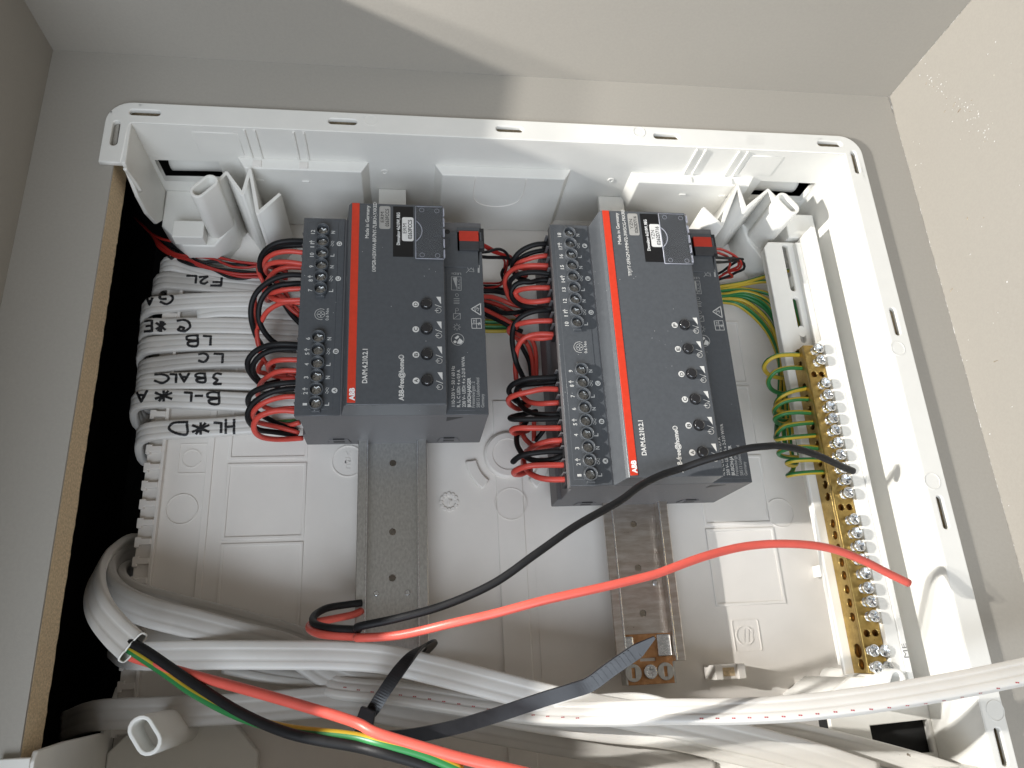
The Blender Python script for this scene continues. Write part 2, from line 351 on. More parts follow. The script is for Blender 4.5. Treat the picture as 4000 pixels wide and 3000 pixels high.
flecks(26, 'wood_slivers', 'thin brown wood slivers stuck to the right board', M['chip'], (.4, .8, 1.3, 1.8), .1, .22, .3)

# ================================================================ the white enclosure
EN = empty('wiring_enclosure'); setp(EN, 'white plastic wiring enclosure sunk into the board, its left wall cut away', 'enclosure')
ZF, ZB = 61.6, -16.0
IX0, IX1, IY0, IY1 = -124.6, 248.0, -179.0, 127.0
def slot(c0, c1, w=3.0):                    # rounded slot between two end points
    a, b = Vector(c0[:2]), Vector(c1[:2]); t = (b - a).normalized(); n = Vector((-t.y, t.x)); r = w / 2; out = []
    a2, b2 = a + t * r, b - t * r
    for i in range(9):
        q = math.radians(-90 + 180 * i / 8); out.append(b2 + t * (r * math.cos(q)) + n * (r * math.sin(q)))
    for i in range(9):
        q = math.radians(90 + 180 * i / 8); out.append(a2 + t * (r * math.cos(q)) + n * (r * math.sin(q)))
    return [(p.x, p.y) for p in out]
OX0, OX1, OY0, OY1 = -136.6, 258.6, -191.0, 139.2
ro = 12
arc = lambda cx, cy, a0: [(cx + ro * math.cos(math.radians(a0 + 90 * i / 8)), cy + ro * math.sin(math.radians(a0 + 90 * i / 8))) for i in range(9)]
outer = [(OX0, 104.0)] + [(IX0 - 2.0, 103.6), (IX0 - 1.2, IY1 - 2)] + [(IX0, IY1), (IX1, IY1), (IX1, IY0), (IX0, IY0), (IX0 - 1.2, -150.2), (OX0, -150.0)] + \
        list(reversed(arc(OX0 + ro, OY0 + ro, 180)))[::-1] + arc(OX1 - ro, OY0 + ro, 270) + arc(OX1 - ro, OY1 - ro, 0) + arc(OX0 + ro, OY1 - ro, 90)
sl = []
for a, b in ((Z1(795, 702, ZF), Z1(990, 704, ZF)), (Z1(2025, 758, ZF), Z1(2203, 763, ZF)), (Z2(1008, 804, ZF), Z2(1175, 808, ZF)), (Z2(1982, 842, ZF), Z2(2140, 847, ZF)), (Z3(938, 881, ZF), Z3(1088, 885, ZF))):
    sl.append(slot((a.x, 133.3), (b.x, 133.3), 3.3))
sl.append(slot((-131.2, Z1(755, 745, ZF).y), (-131.2, Z1(735, 897, ZF).y), 3.4))
for a, b in ((T2(1740, 340, ZF), T2(1795, 555, ZF)), (Z6(1350, 318, ZF), Z6(1385, 488, ZF)), (Z6(1640, 1480, ZF), Z9(1685, 185, ZF)), (Z9(2025, 1410, ZF), Z9(2085, 1650, ZF))):
    sl.append(slot((253.0, a.y), (253.0, b.y), 3.2))
plate('flange', [outer] + sl, ZM + .1, ZF, M['white'], EN, bev=.45)
# embossed letters and arrows on the flange
IT = []
def emb(s, p0, L, h, d=(1, 0, 0)):
    p0 = Vector(p0); IT.append(text_geo(s, p0, p0 + Vector(d) * L, (-d[1], d[0], 0), height=h))
zt = ZF + .08
for pts in ([(-122, 137.6), (-113, 137.6)], [(-122, 137.6), (-119.5, 138.5)], [(-122, 137.6), (-119.5, 136.7)], [(-134.4, 126), (-134.4, 133)], [(-134.4, 133), (-135.3, 130.5)], [(-134.4, 133), (-133.5, 130.5)], [(235, 136.6), (246, 136.6)], [(255.9, 122), (255.9, 112)]):
    IT.append(ribbon([(x, y, zt) for x, y in pts], .45))
emb('22/23 mm', (222, 135.4, zt), 14, 2.4); emb('87 mm', (255.2, 118, zt), 10, 2.2, (0, -1, 0))
for i in range(9):
    x = 191 + i * 1.15; IT.append(ribbon([(x, 130.2, zt), (x + 1.6, 136.8, zt)], .35))
flatprint('embossed_marks', IT, M['white'], EN)['kind'] = 'stuff'
for cxp, r in ((Z6(1432, 570, ZF), 3.9), (Z6(1645, 1388, ZF), 4.1), (Z9(2035, 1305, ZF), 4.2), (Z2(1890, 815, ZF), 3.4), (Z2(235, 740, ZF), 3.4)):
    plate('knockout_ring', [circ(cxp.x, cxp.y, r, 28), circ(cxp.x, cxp.y, r - .35, 28)], ZF, ZF + .18, M['white'], EN)
# top wall with two cable openings, deep wall with draft
def wall_xz(name, x0, x1, holes, y0, y1, mat):
    mt = Matrix(((1, 0, 0, 0), (0, 0, 1, 0), (0, 1, 0, 0), (0, 0, 0, 1)))
    return plate(name, [[(x0, ZB - 2), (x1, ZB - 2), (x1, ZF - .3), (x0, ZF - .3)]] + holes, y0, y1, mat, EN, mtx=mt)
wall_xz('top_wall', IX0 - 3, IX1 - .05, [[(-122.5, 14.5), (-90.5, 15.5), (-90.5, 33.5), (-122.5, 33)], [(211, 16), (245.5, 16), (245.5, 34), (211, 34.5)]], IY1 - .15, IY1 + 3.4, M['white'])
wall_xz('bottom_wall', IX0 - 2, IX1 + 2, [], IY0 - 2, IY0, M['white'])
# white pipes behind the two openings
for n, x0, x1, y, z, r in (('conduit', -120, -80, 143, 17, 9), ('conduit', 203, 243, 143, 17.5, 9)):
    o = sweep(n, [(x0, y, z), ((x0 + x1) / 2, y + .5, z), (x1, y, z)], rsec(r, 24), M['white'])
    setp(o, 'white conduit seen through the upper %s opening of the enclosure' % ('left' if x0 < 0 else 'right'), 'conduit', 'conduits behind the openings')
def wall_yz(name, poly, x0, x1, mat):
    o = prism(name, poly, x0, x1, mat, EN, axis='X'); return o
wall_yz('right_wall', [(IY0 - 2, ZB - 2), (IY1 + 2, ZB - 2), (IY1 + 2, ZF - .25), (IY0 - 2, ZF - .25)], IX1 - .15, IX1 + 3.6, M['white'])
pts = [T1.X(*q, -125.0) for q in ((345, 960), (430, 1120), (520, 1215))]
o = wall_yz('left_wall_stub', [(IY1, ZF - .3), (104, ZF - .3)] + [(p.y, max(p.z, ZB)) for p in pts] + [(IY1, ZB)], IX0 - 2, IX0, M['white']); bevel_me(o.data, .5)
pts = [Z7.X(*q, -125.0) for q in ((230, 1552), (400, 1495), (640, 1440))]
o = wall_yz('left_wall_stub', [(IY0, ZF - .3), (-151.5, ZF - .3)] + [(p.y, max(p.z, ZB)) for p in pts] + [(-128.5, ZB), (IY0, ZB)], IX0 - 2, IX0, M['white']); bevel_me(o.data, .5)
# groove ribs beside the cut edge
sweep('edge_rib', [T1.X(215, 680, -123.6), T1.X(300, 790, -123.4), T1.X(370, 900, -123.2)], [(-.7, -.7), (.7, -.7), (.7, .7), (-.7, .7)], M['white'], EN, wd=Vector((1, 0, 0)))
# back plate
hole_br = None
plate('back_plate', [[(IX0, IY0 - 1), (IX1 + 1, IY0 - 1), (IX1 + 1, IY1 + 1), (IX0, IY1 + 1)]], ZB - 2.5, ZB, M['whitein'], EN)
# coving where plate and walls meet
sweep('cove', [(IX0 + 1, IY1 - .5, ZB + .5), (XC, IY1 - .5, ZB + .5), (IX1 - 1, IY1 - .5, ZB + .5)], rsec(3.0, 12), M['whitein'], EN, step=60)
sweep('cove', [(IX1 - .5, IY1 - 1, ZB + .5), (IX1 - .5, 0, ZB + .5), (IX1 - .5, IY0 + 1, ZB + .5)], rsec(3.0, 12), M['whitein'], EN, step=60)
# raised frames in two columns
for x0, x1 in ((-84.8, -44.8), (168.8, 208.2)):
    for y0, y1 in ((19.8, 60.6), (-21.6, 18.6), (-63.0, -23.6), (-105.6, -64.8)):
        o = plate('raised_frame', [[(x0, y0), (x1, y0), (x1, y1), (x0, y1)], [(x0 + 1.5, y0 + 1.5), (x0 + 1.5, y1 - 1.5), (x1 - 1.5, y1 - 1.5), (x1 - 1.5, y0 + 1.5)]], ZB, ZB + .65, M['whitein'], EN, bev=.25)
plate('raised_boss', [circ(-105.2, -46.8, 7.9, 36), circ(-105.2, -46.8, 7.3, 36)], ZB, ZB + .5, M['whitein'], EN, bev=.2)
plate('raised_boss', [circ(228.8 - 15, -57, 8.2, 36), circ(228.8 - 15, -57, 7.7, 36)], ZB, ZB + .4, M['whitein'], EN, bev=.15)
box('raised_band', -95.6, -92.2, -150, 90, ZB, ZB + .8, M['whitein'], EN, bev=.35)
for x0, x1 in ((54.7, 69.1),):
    box('raised_band', x0, x1, -176, 10, ZB, ZB + 1.1, M['whitein'], EN, bev=.5)
    box('raised_band', x1 + 4.4, x1 + 4.9, -150, -60, ZB, ZB + .3, M['whitein'], EN)
# the round hub below the rails and its two wings
plate('hub', [circ(XC, -21.7, 13.2, 48)], ZB, ZB + 3.2, M['whitein'], EN, bev=1.2)
plate('hub_dish', [circ(XC, -21.7, 12.0, 48), circ(XC, -21.7, 8.5, 48)], ZB + 3.2, ZB + 3.8, M['whitein'], EN, bev=.25)
for a0, a1 in ((188, 232), (308, 352)):
    A = circ(XC, -21.7, 23.5, 12, a0, a1); B = circ(XC, -21.7, 17.5, 12, a0, a1)[::-1]
    plate('hub_wing', [A + B], ZB, ZB + 2.2, M['whitein'], EN, bev=.7)
plate('hub_ring', [circ(62.2, -48.4, 8.7, 36), circ(62.2, -48.4, 8.3, 36)], ZB + 1.1, ZB + 1.4, M['whitein'], EN)
# moulded date wheel, test mark, recycling mark
IT = []
for i in range(12):
    a = math.radians(30 * i); plate('date_wheel_pip', [circ(29.3 + 4.2 * math.cos(a), -46.4 + 4.2 * math.sin(a), 1.15, 12)], ZB, ZB + .7, M['whitein'], EN, bev=.25)
IT.append(ribbon([(28.2, -47.4, ZB + .45), (30.6, -45.2, ZB + .45)], .6)); IT.append(ribbon([(30.6, -45.2, ZB + .45), (30.2, -46.8, ZB + .45)], .5))
box('date_wheel_arrow', 28.9, 29.7, -48.2, -44.8, ZB, ZB + .5, M['whitein'], EN, bev=.2)
plate('moulded_mark', [circ(-23.6, -23.2, 8.6, 36), circ(-23.6, -23.2, 8.1, 36)], ZB, ZB + .45, M['whitein'], EN)
for dy in (3.4, 0, -3.4): IT.append(text_geo({3.4: 'V', 0: 'D', -3.4: 'E'}[dy], (-25.2, -24.4 + dy, ZB + .3), (-22.4, -24.4 + dy, ZB + .3), (0, 1, 0)))
for (cx, cy) in ((-102, -20.5), (183.5, -120.7)):
    plate('moulded_mark', [rrect(cx - 7.4, cx + 7.4, cy - 8, cy + 8, 1.2), rrect(cx - 7, cx + 7, cy - 7.6, cy + 7.6, 1)], ZB, ZB + .35, M['whitein'], EN)
    plate('moulded_mark', [circ(cx - 1, cy, 5, 20, 20, 340) + circ(cx - 1, cy, 4.4, 20, 340, 20)], ZB, ZB + .35, M['whitein'], EN)
    for k in range(3): IT.append(ribbon([(cx - 2 + k * 2.4, cy - 3, ZB + .3), (cx - 1 + k * 2.4, cy + 3, ZB + .3)], .5))
flatprint('moulded_lines', IT, M['whitein'], EN)['kind'] = 'stuff'
# toothed left edge where the wall has been broken away
box('comb_rail', -117.2, -115.6, -150, 92, ZB, ZB + 3.3, M['whitein'], EN, bev=.3)
box('comb_ledge', -124.6, -117.2, -150, 92, ZB, ZB + 1.2, M['whitein'], EN, bev=.3)
tooth = None
for k in range(26):
    y = -148 + k * 9.4
    if tooth is None:
        tooth = prism('comb_tooth', [(-124.8, -2.2), (-122.6, -2.2), (-122.6, -1.0), (-117.1, -1.0), (-117.1, 1.9), (-121.8, 1.9), (-121.8, 2.7), (-124.8, 2.7)], ZB + 1.2, ZB + 3.7, M['whitein'], EN, bev=.3)
        tooth.location.y = y * S
    else:
        o = tooth.copy(); COL.objects.link(o); o.location.y = y * S
# blocks along the top wall
def wblock(x0, x1, zt, yf, insx=4):
    P = [(x0, IY1, ZB + .5), (x1, IY1, ZB + .5), (x1, IY1, zt), (x0, IY1, zt), (x0 + insx, yf, ZB + .5), (x1 - insx, yf, ZB + .5), (x1 - insx, yf, zt - .5), (x0 + insx, yf, zt - .5)]
    o = mesh('wall_block', P, [(0, 1, 2, 3), (4, 7, 6, 5), (0, 4, 5, 1), (3, 2, 6, 7), (0, 3, 7, 4), (1, 5, 6, 2)], M['white'], EN); bevel_me(o.data, .5); return o
wblock(22.6, 98.0, 38.2, 120.6); wblock(-80, -12.5, 38.0, 120.6); wblock(132.2, 205.5, 38.0, 120.6)
# U-shaped scored knock-out on the middle block
sweep('score_line', [(44.6, 120.5, 37), (44.6, 120.5, 22), (46, 120.5, 15), (50.5, 120.5, 11), (58, 120.5, 9.5), (65.5, 120.5, 11), (70.5, 120.5, 15), (72.5, 120.5, 22), (72.5, 120.5, 37)], rsec(.30, 6), M['whitein'], EN)
for x in (-69.9, -46.2, 165.2, 189.3):
    for dx in (-2.5, 2.5):
        box('wall_rib', x + dx - .55, x + dx + .55, IY1 - 1.1, IY1 + .2, 38.4, ZF - 1.2, M['white'], EN, bev=.3)
    box('rib_pocket', x - 2.2, x + 2.2, 121.5, 125, 37.3, 38.4, M['whitein'], EN, bev=.2)
    box('pocket_window', x - 1.9, x + 1.9, 120.0, 120.7, 27, 28.2, M['white'], EN, bev=.2)
for x0, x1 in ((-98, -76), (195, 214)):
    plate('wall_panel', [[(x0, 40), (x1, 40), (x1, 57), (x0, 57)]], IY1 - .5, IY1 + .3, M['white'], EN, bev=.2, mtx=Matrix(((1, 0, 0, 0), (0, 0, 1, 0), (0, 1, 0, 0), (0, 0, 0, 1))))
# slotted feet below the wall, between the blocks
for x in (-.5, 126.6):
    mt = Matrix(((1, 0, 0, x * S), (0, 0, 1, 0), (0, 1, 0, 0), (0, 0, 0, 1)))
    plate('rail_foot', [[(-7.6, ZB), (7.6, ZB), (7.6, 15), (-7.6, 15)], slot((-5.8, 8.5), (5.8, 10), 5.5)], 113.5, 116.5, M['white'], EN, bev=.4, mtx=mt)
    box('rail_foot_top', x - 7.6, x + 7.6, 116.5, 126.6, 11.5, 14.6, M['white'], EN, bev=.4)
    for dx in (-4,): plate('screw_hole_ring', [circ(x + dx, 30, 1.9, 20), circ(x + dx, 30, 1.2, 20)], IY1 - .6, IY1 + .1, M['white'], EN, mtx=Matrix(((1, 0, 0, 0), (0, 0, 1, 0), (0, 1, 0, 0), (0, 0, 0, 1))))
# corner towers with slanted slots, each on a pedestal
def tower(e1, e2, side, zt, z0=6.0, ext=10.0, wd=8.0, zig=()):
    # e1, e2: the two ends of the slot; the wall on 'side' runs on past e2
    tw = empty('corner_tower'); tw.parent = EN
    a, b = Vector(e1[:2]), Vector(e2[:2]); L = (b - a).length; c = (a + b) / 2; t = (b - a).normalized()
    mt = Matrix.Translation((c.x * S, c.y * S, 0)) @ Matrix.Rotation(math.atan2(t.y, t.x), 4, 'Z')
    st = lambda l, w: slot((-l / 2, 0), (l / 2, 0), w)
    plate('tower_tube', [st(L + 3.2, wd), st(L, wd - 3.2)], z0, zt, M['white'], tw, bev=.4, mtx=mt)
    plate('tower_floor', [st(L + 2, wd - 1)], z0, zt - 15, M['whitein'], tw, mtx=mt)
    if not ext: return tw
    q = [Vector(p[:2]) for p in zig]
    for a, b in zip(q[:-1], q[1:]):
        t = (b - a).normalized(); n = Vector((-t.y, t.x)) * .9; a2, b2 = a - t * .5, b + t * .5
        plate('tower_web', [[(a2 + n)[:], (a2 - n)[:], (b2 - n)[:], (b2 + n)[:]]], -15.5, zt - 5.0 - .02 * random.random(), M['white'], tw, bev=.25)
    return tw
tower(T1(880, 925, 45), T1(1065, 775, 45), -1, 45, zig=[T1(x, y, 40) for x, y in ((960, 960), (1190, 720), (1345, 930), (1415, 690), (1490, 1110), (1700, 930))])
tower(T2(1250, 915, 45), T2(1105, 770, 45), 1, 45, zig=[T2(x, y, 40) for x, y in ((1215, 950), (985, 715), (770, 895), (690, 670), (540, 1055), (365, 890))])
tower(Z7(945, 1545, 45), Z7(840, 1370, 45), 1, 45, z0=-15, ext=0, wd=9.6)
tower(Z9(1385, 1270, 45), Z9(1440, 1072, 45), 1, 45, z0=-15, ext=0)
# pedestals
plate('pedestal', [[(-124.4, 127), (-124.4, 104), (-112, 92), (-96, 92), (-88, 104), (-84, 127)]], ZB, 6.0, M['white'], EN, bev=.8)
plate('pedestal', [[(247.8, 127), (247.8, 100), (236, 90), (220, 90), (212, 104), (208, 127)]], ZB, 6.0, M['white'], EN, bev=.8)
plate('pedestal', [[(-124.4, -178.8), (-124.4, -156), (-112, -144), (-88, -136), (-72, -146), (-60, -160), (-60, -178.8)]], ZB, -9.0, M['white'], EN, bev=.8)
plate('pedestal', [[(198, -178.8), (198, -150), (212, -142), (236, -142), (247.8, -152), (247.8, -178.8)], [(217, -163), (217, -176), (246, -176), (246, -162)]], 24.0, 27.0, M['white'], EN, bev=.4)
box('opening_shade', 215, 247.5, -178, -159, ZB + .1, 21.0, M['void'], EN)  # black block standing in for the unlit depth of the opening
plate('pedestal_wall', [[(198, -150), (212, -142), (214, -144), (200, -152)]], ZB, 24.0, M['white'], EN)
box('pedestal_step', -116, -100, 92.6, 103, 6, 14, M['white'], EN, bev=.6)
box('pedestal_step', 228, 246, 96, 112, 6, 24, M['white'], EN, bev=.6)
# small spare clip standing on the back plate
cl = empty('spare_clip_post'); cl.parent = EN
box('clip_body', 157.5, 173.5, -141.0, -134.0, ZB, -3, M['whitein'], cl, bev=.5)
for x0, x1 in ((157.5, 161.5), (169.5, 173.5)): box('clip_jaw', x0, x1, -141, -134, -3, -.5, M['whitein'], cl, bev=.4)
box('clip_slot', 162.5, 168.5, -139.5, -135.5, -3.0, -2.8, M['fibre'], cl)

# ================================================================ mounting rails
def rail(xc, y0, y1, label, mat, holes, stubs):
    r = empty('mounting_rail'); setp(r, label, 'rail', 'steel mounting rails')
    t = 1.1
    loops = [[(-12.4, y0), (12.4, y0), (12.4, y1), (-12.4, y1)]] + [circ(0, hy, 1.75, 18) for hy in holes]
    mt = Matrix.Translation((xc * S, 0, 0))
    plate('rail_floor', loops, -7.5, -7.5 + t, mat, r, mtx=mt)
    for s in (-1, 1):
        prof = [(s * 12.4, -7.5), (s * 13.4, -7.5), (s * 13.4, -t), (s * 17.5, -t), (s * 17.5, -.5), (s * 17.2, -.05), (s * 12.9, 0), (s * 12.4, -.5)]
        o = prism('rail_lip', [(xc + p[0], p[1]) for p in prof], y0, y1, mat, r, axis='Y', bev=.25)
    for s in (-1, 1): box('rail_highlight', xc + s * 12.75 - .45, xc + s * 12.75 + .45, y0 + .1, y1 - .1, -.25, .3, M['steel'], r, bev=.25)  # bright strips added along the lips to draw their highlight lines
    for sx, sy in stubs:
        plate('punched_pip', [circ(xc + sx, sy, 1.35, 14)], -7.5 + t, -7.5 + t + .7, M['steel'], r, bev=.3)
    return r
rail(0.0, -123.2, 96.0, 'grey galvanised rail carrying the smaller dimmer, beneath the cables', M['zinc'], (-27.2, -62.8, -85.5), ((-7.8, -92.6), (7.4, -92.8)))
r2 = rail(125.75, -131.0, 96.0, 'steel rail tinted with a warm reflection, carrying the larger dimmer, screwed down at its lower end', M['zincwarm'], (-62.5, -85.2, -107.7), ((8.0, -93.0),))
ft = plate('rail_foot_plate', [[(113.6, -141.2), (138.6, -141.2), (138.6, -117.6), (113.6, -117.6)], [(121.5, -130.5), (121.5, -129), (129.5, -129), (129.5, -130.5)]], -6.3, -5.3, M['footreflect'], r2, bev=.2)
box('foot_tab', 113.6, 118.4, -128.0, -118.6, -5.3, -2.6, M['steel'], r2, bev=.8)
box('foot_tab', 130.6, 137.8, -128.6, -118.2, -5.3, -3.6, M['steel'], r2, bev=.6)
for x in (117.3, 133.8):
    plate('foot_washer', [circ(x, -135.6, 4.2, 28), [(x - .9, -138), (x - .9, -133.2), (x + .9, -133.2), (x + .9, -138)]], -5.3, -4.6, M['zinc'], r2, bev=.2)
prism('foot_side', [(113.4, -141.2), (114.3, -141.2), (114.3, -128), (113.4, -128)], -14, -5.2, M['zinc'], r2)
prism('foot_side', [(137.9, -141.2), (138.8, -141.2), (138.8, -131.2), (137.9, -131.2)], -14, -5.2, M['zinc'], r2)
def cross(r, w): return [(-w, -r), (w, -r), (w, -w), (r, -w), (r, w), (w, w), (w, r), (-w, r), (-w, w), (-r, w), (-r, -w), (-w, -w)]
SCREW_HEAD = {}
def screw_head(r, ang, loc, parent, h=1.1, name='screw_head', cs=.55, cw=.16):
    key = (r, h)
    if key not in SCREW_HEAD:
        me = plate_me([circ(0, 0, r, 20), cross(r * cs, r * cw)], h, min(.25, h * .3)); me.name = 'screw_head'; me.materials.append(M['steel'])
        base = plate_me([circ(0, 0, r * .97, 20)], h * .35); base.transform(Matrix.Translation((0, 0, -h * .32 * S)))
        bm = bmesh.new(); bm.from_mesh(me); bm.from_mesh(base); bm.to_mesh(me); bm.free(); SCREW_HEAD[key] = me
    o = bpy.data.objects.new(name, SCREW_HEAD[key]); COL.objects.link(o); o.parent = parent
    o.location = Vector(loc) * S; o.rotation_euler = (random.uniform(-.06, .06), random.uniform(-.06, .06), ang)
    return o
screw_head(3.4, .3, (125.7, -135.4, -4.2), r2, 2.0)

# ================================================================ earth bar and its holder
HO = empty('earth_bar_holder'); setp(HO, 'long white slotted plastic holder beside the right wall, under the brass bar', 'bar holder')
hx0, hx1 = 212.6, 233.6
slots = [slot((225.5, a), (225.5, b), 3.2) for a, b in ((Z6(760, 215, 22).y, Z6(735, 5, 22).y + 8), (Z6(845, 495, 22).y, Z6(790, 255, 22).y), (40, 30))]
plate('holder_plate', [[(hx0, -141), (hx1, -141), (hx1, 94), (hx0 + 3, 94), (hx0, 90)]] + slots, 19.5, 22.0, M['white'], HO, bev=.4)
box('holder_side', hx0 + .3, hx0 + 1.6, -137, 90, 16.5, 19.5, M['white'], HO, bev=.3)
box('holder_strip', 233.8, 236.6, -146, 95, 8, 37.9, M['white'], HO, bev=.5)
box('holder_lip', 227.4, 233.7, -141, 26, 22.0, 37.2, M['white'], HO, bev=.3)
box('holder_lip', 230.5, 233.7, 26.1, 92, 22.0, 25.4, M['white'], HO, bev=.3)
for y in (70, -10, -90): box('holder_leg', 227, 233, y - 3, y + 3, ZB, 19.5, M['white'], HO)
p = Z9(1470, 980, 38.0); q = Z9(1470, 890, 38.0)
IT = [text_geo('ME', (236.2, p.y, 38.0), (236.2, q.y, 38.0), (-1, 0, 0), height=2.6)]
flatprint('stamped_letters', IT, M['embgrey'], HO)
BAR = empty('earth_bar'); setp(BAR, 'brass earth bar with a row of zinc screws and green-yellow wires', 'earth bar')
bx0, bx1, bz0, bz1, by1, by0 = 217.0, 227.0, 22.1, 34.5, 23.2, -140.5
pairs = [FG(1040, 780, bz1).y, FF(1085, 1405, bz1).y, FP(1115, 455, bz1).y]
tops = [circ(bx0 + 3.0, y, 1.65, 16) for y in pairs] + [circ(bx0 + 7.3, y, 1.6, 16) for y in pairs]
plate('bar_top', [[(bx0, by0), (bx1, by0), (bx1, by1), (bx0, by1)]] + tops, bz1 - 2.2, bz1, M['brass'], BAR, bev=.25)
sideh = []
for fr, x, y, r in ((FG, 795, 470, 2.0), (FG, 790, 570, 1.6), (FG, 830, 640, 1.7), (FG, 890, 960, 1.8), (FG, 890, 1050, 1.6), (FG, 930, 1130, 1.9), (FG, 970, 1280, 1.7), (FG, 1000, 1530, 2.0), (FF, 640, 240, 2.0), (FF, 680, 415, 1.8), (FF, 705, 490, 1.7), (FF, 750, 770, 1.8), (FF, 790, 940, 1.9), (FF, 820, 1080, 2.1), (FF, 855, 1255, 2.1), (Z9, 1030, 150, 2.1), (Z9, 1045, 222, 2.1), (Z9, 1065, 300, 2.0), (Z9, 1085, 390, 2.1), (Z9, 1100, 470, 2.1), (Z9, 1122, 556, 2.1), (Z9, 1140, 640, 2.1), (Z9, 1160, 727, 2.1), (Z9, 1205, 935, 3.2), (Z9, 1225, 1020, 2.4)):
    P = fr.X(x, y, bx0); sideh.append((P.y, min(max(P.z, bz0 + r + .5), bz1 - 2.2 - r - .2), r))
sideh.sort(); keep = []
for h in sideh:
    if not keep or h[0] - keep[-1][0] > h[2] + keep[-1][2] + .3: keep.append(h)
mtx = Matrix(((0, 0, 1, 0), (1, 0, 0, 0), (0, 1, 0, 0), (0, 0, 0, 1)))
plate('bar_side', [[(by0, bz0), (by1, bz0), (by1, bz1 - 2.25), (by0, bz1 - 2.25)]] + [circ(y, z, r, 16) for y, z, r in keep], bx0 + .02, bx0 + 2.2, M['brass'], BAR, bev=.15, mtx=mtx)
box('bar_core', bx0 + 2.3, bx1 - .02, by0 + .1, by1 - .1, bz0, bz1 - 2.3, M['brassdark'], BAR)
STEM = None
def bar_screw(x, y, h, tilt=(0, 0)):
    sc = empty('bar_screw'); sc.parent = BAR
    o = plate('screw_stem', [circ(x, y, 2.1, 18)], bz1 - .5, h - 2.2, M['steel'], sc, bev=.1)
    for k in range(3): plate('screw_thread', [circ(x, y, 2.3, 18)], bz1 + .4 + k * .9, bz1 + .8 + k * .9, M['steel'], sc, bev=.12)
    screw_head(2.75, random.uniform(0, 1.57), (x, y, h - 1.1), sc, 2.2, cs=.78, cw=.22)
for fr, x, y in ((FG, 1135, 400), (FG, 1165, 565), (FG, 1245, 895), (FG, 1290, 1065), (FG, 1325, 1235), (FG, 1365, 1405), (FG, 1395, 1575), (FF, 1070, 465), (FF, 1100, 640), (FF, 1140, 830), (FF, 1180, 1000), (FF, 1215, 1190), (FF, 1295, 1570), (Z9, 1200, 205), (Z9, 1218, 285), (Z9, 1235, 370), (Z9, 1255, 455), (Z9, 1275, 545), (Z9, 1295, 630), (Z9, 1315, 720)):
    P = fr(x, y, 40.0); bar_screw(222.4, P.y, 40.0)
for x, y, dx in ((1318, 932, -2.4), (1400, 932, 2.8), (1345, 1035, -2.4), (1432, 1035, 2.8)):
    P = Z9(x, y, 38.5); bar_screw(222.0 + dx, P.y, 38.5)

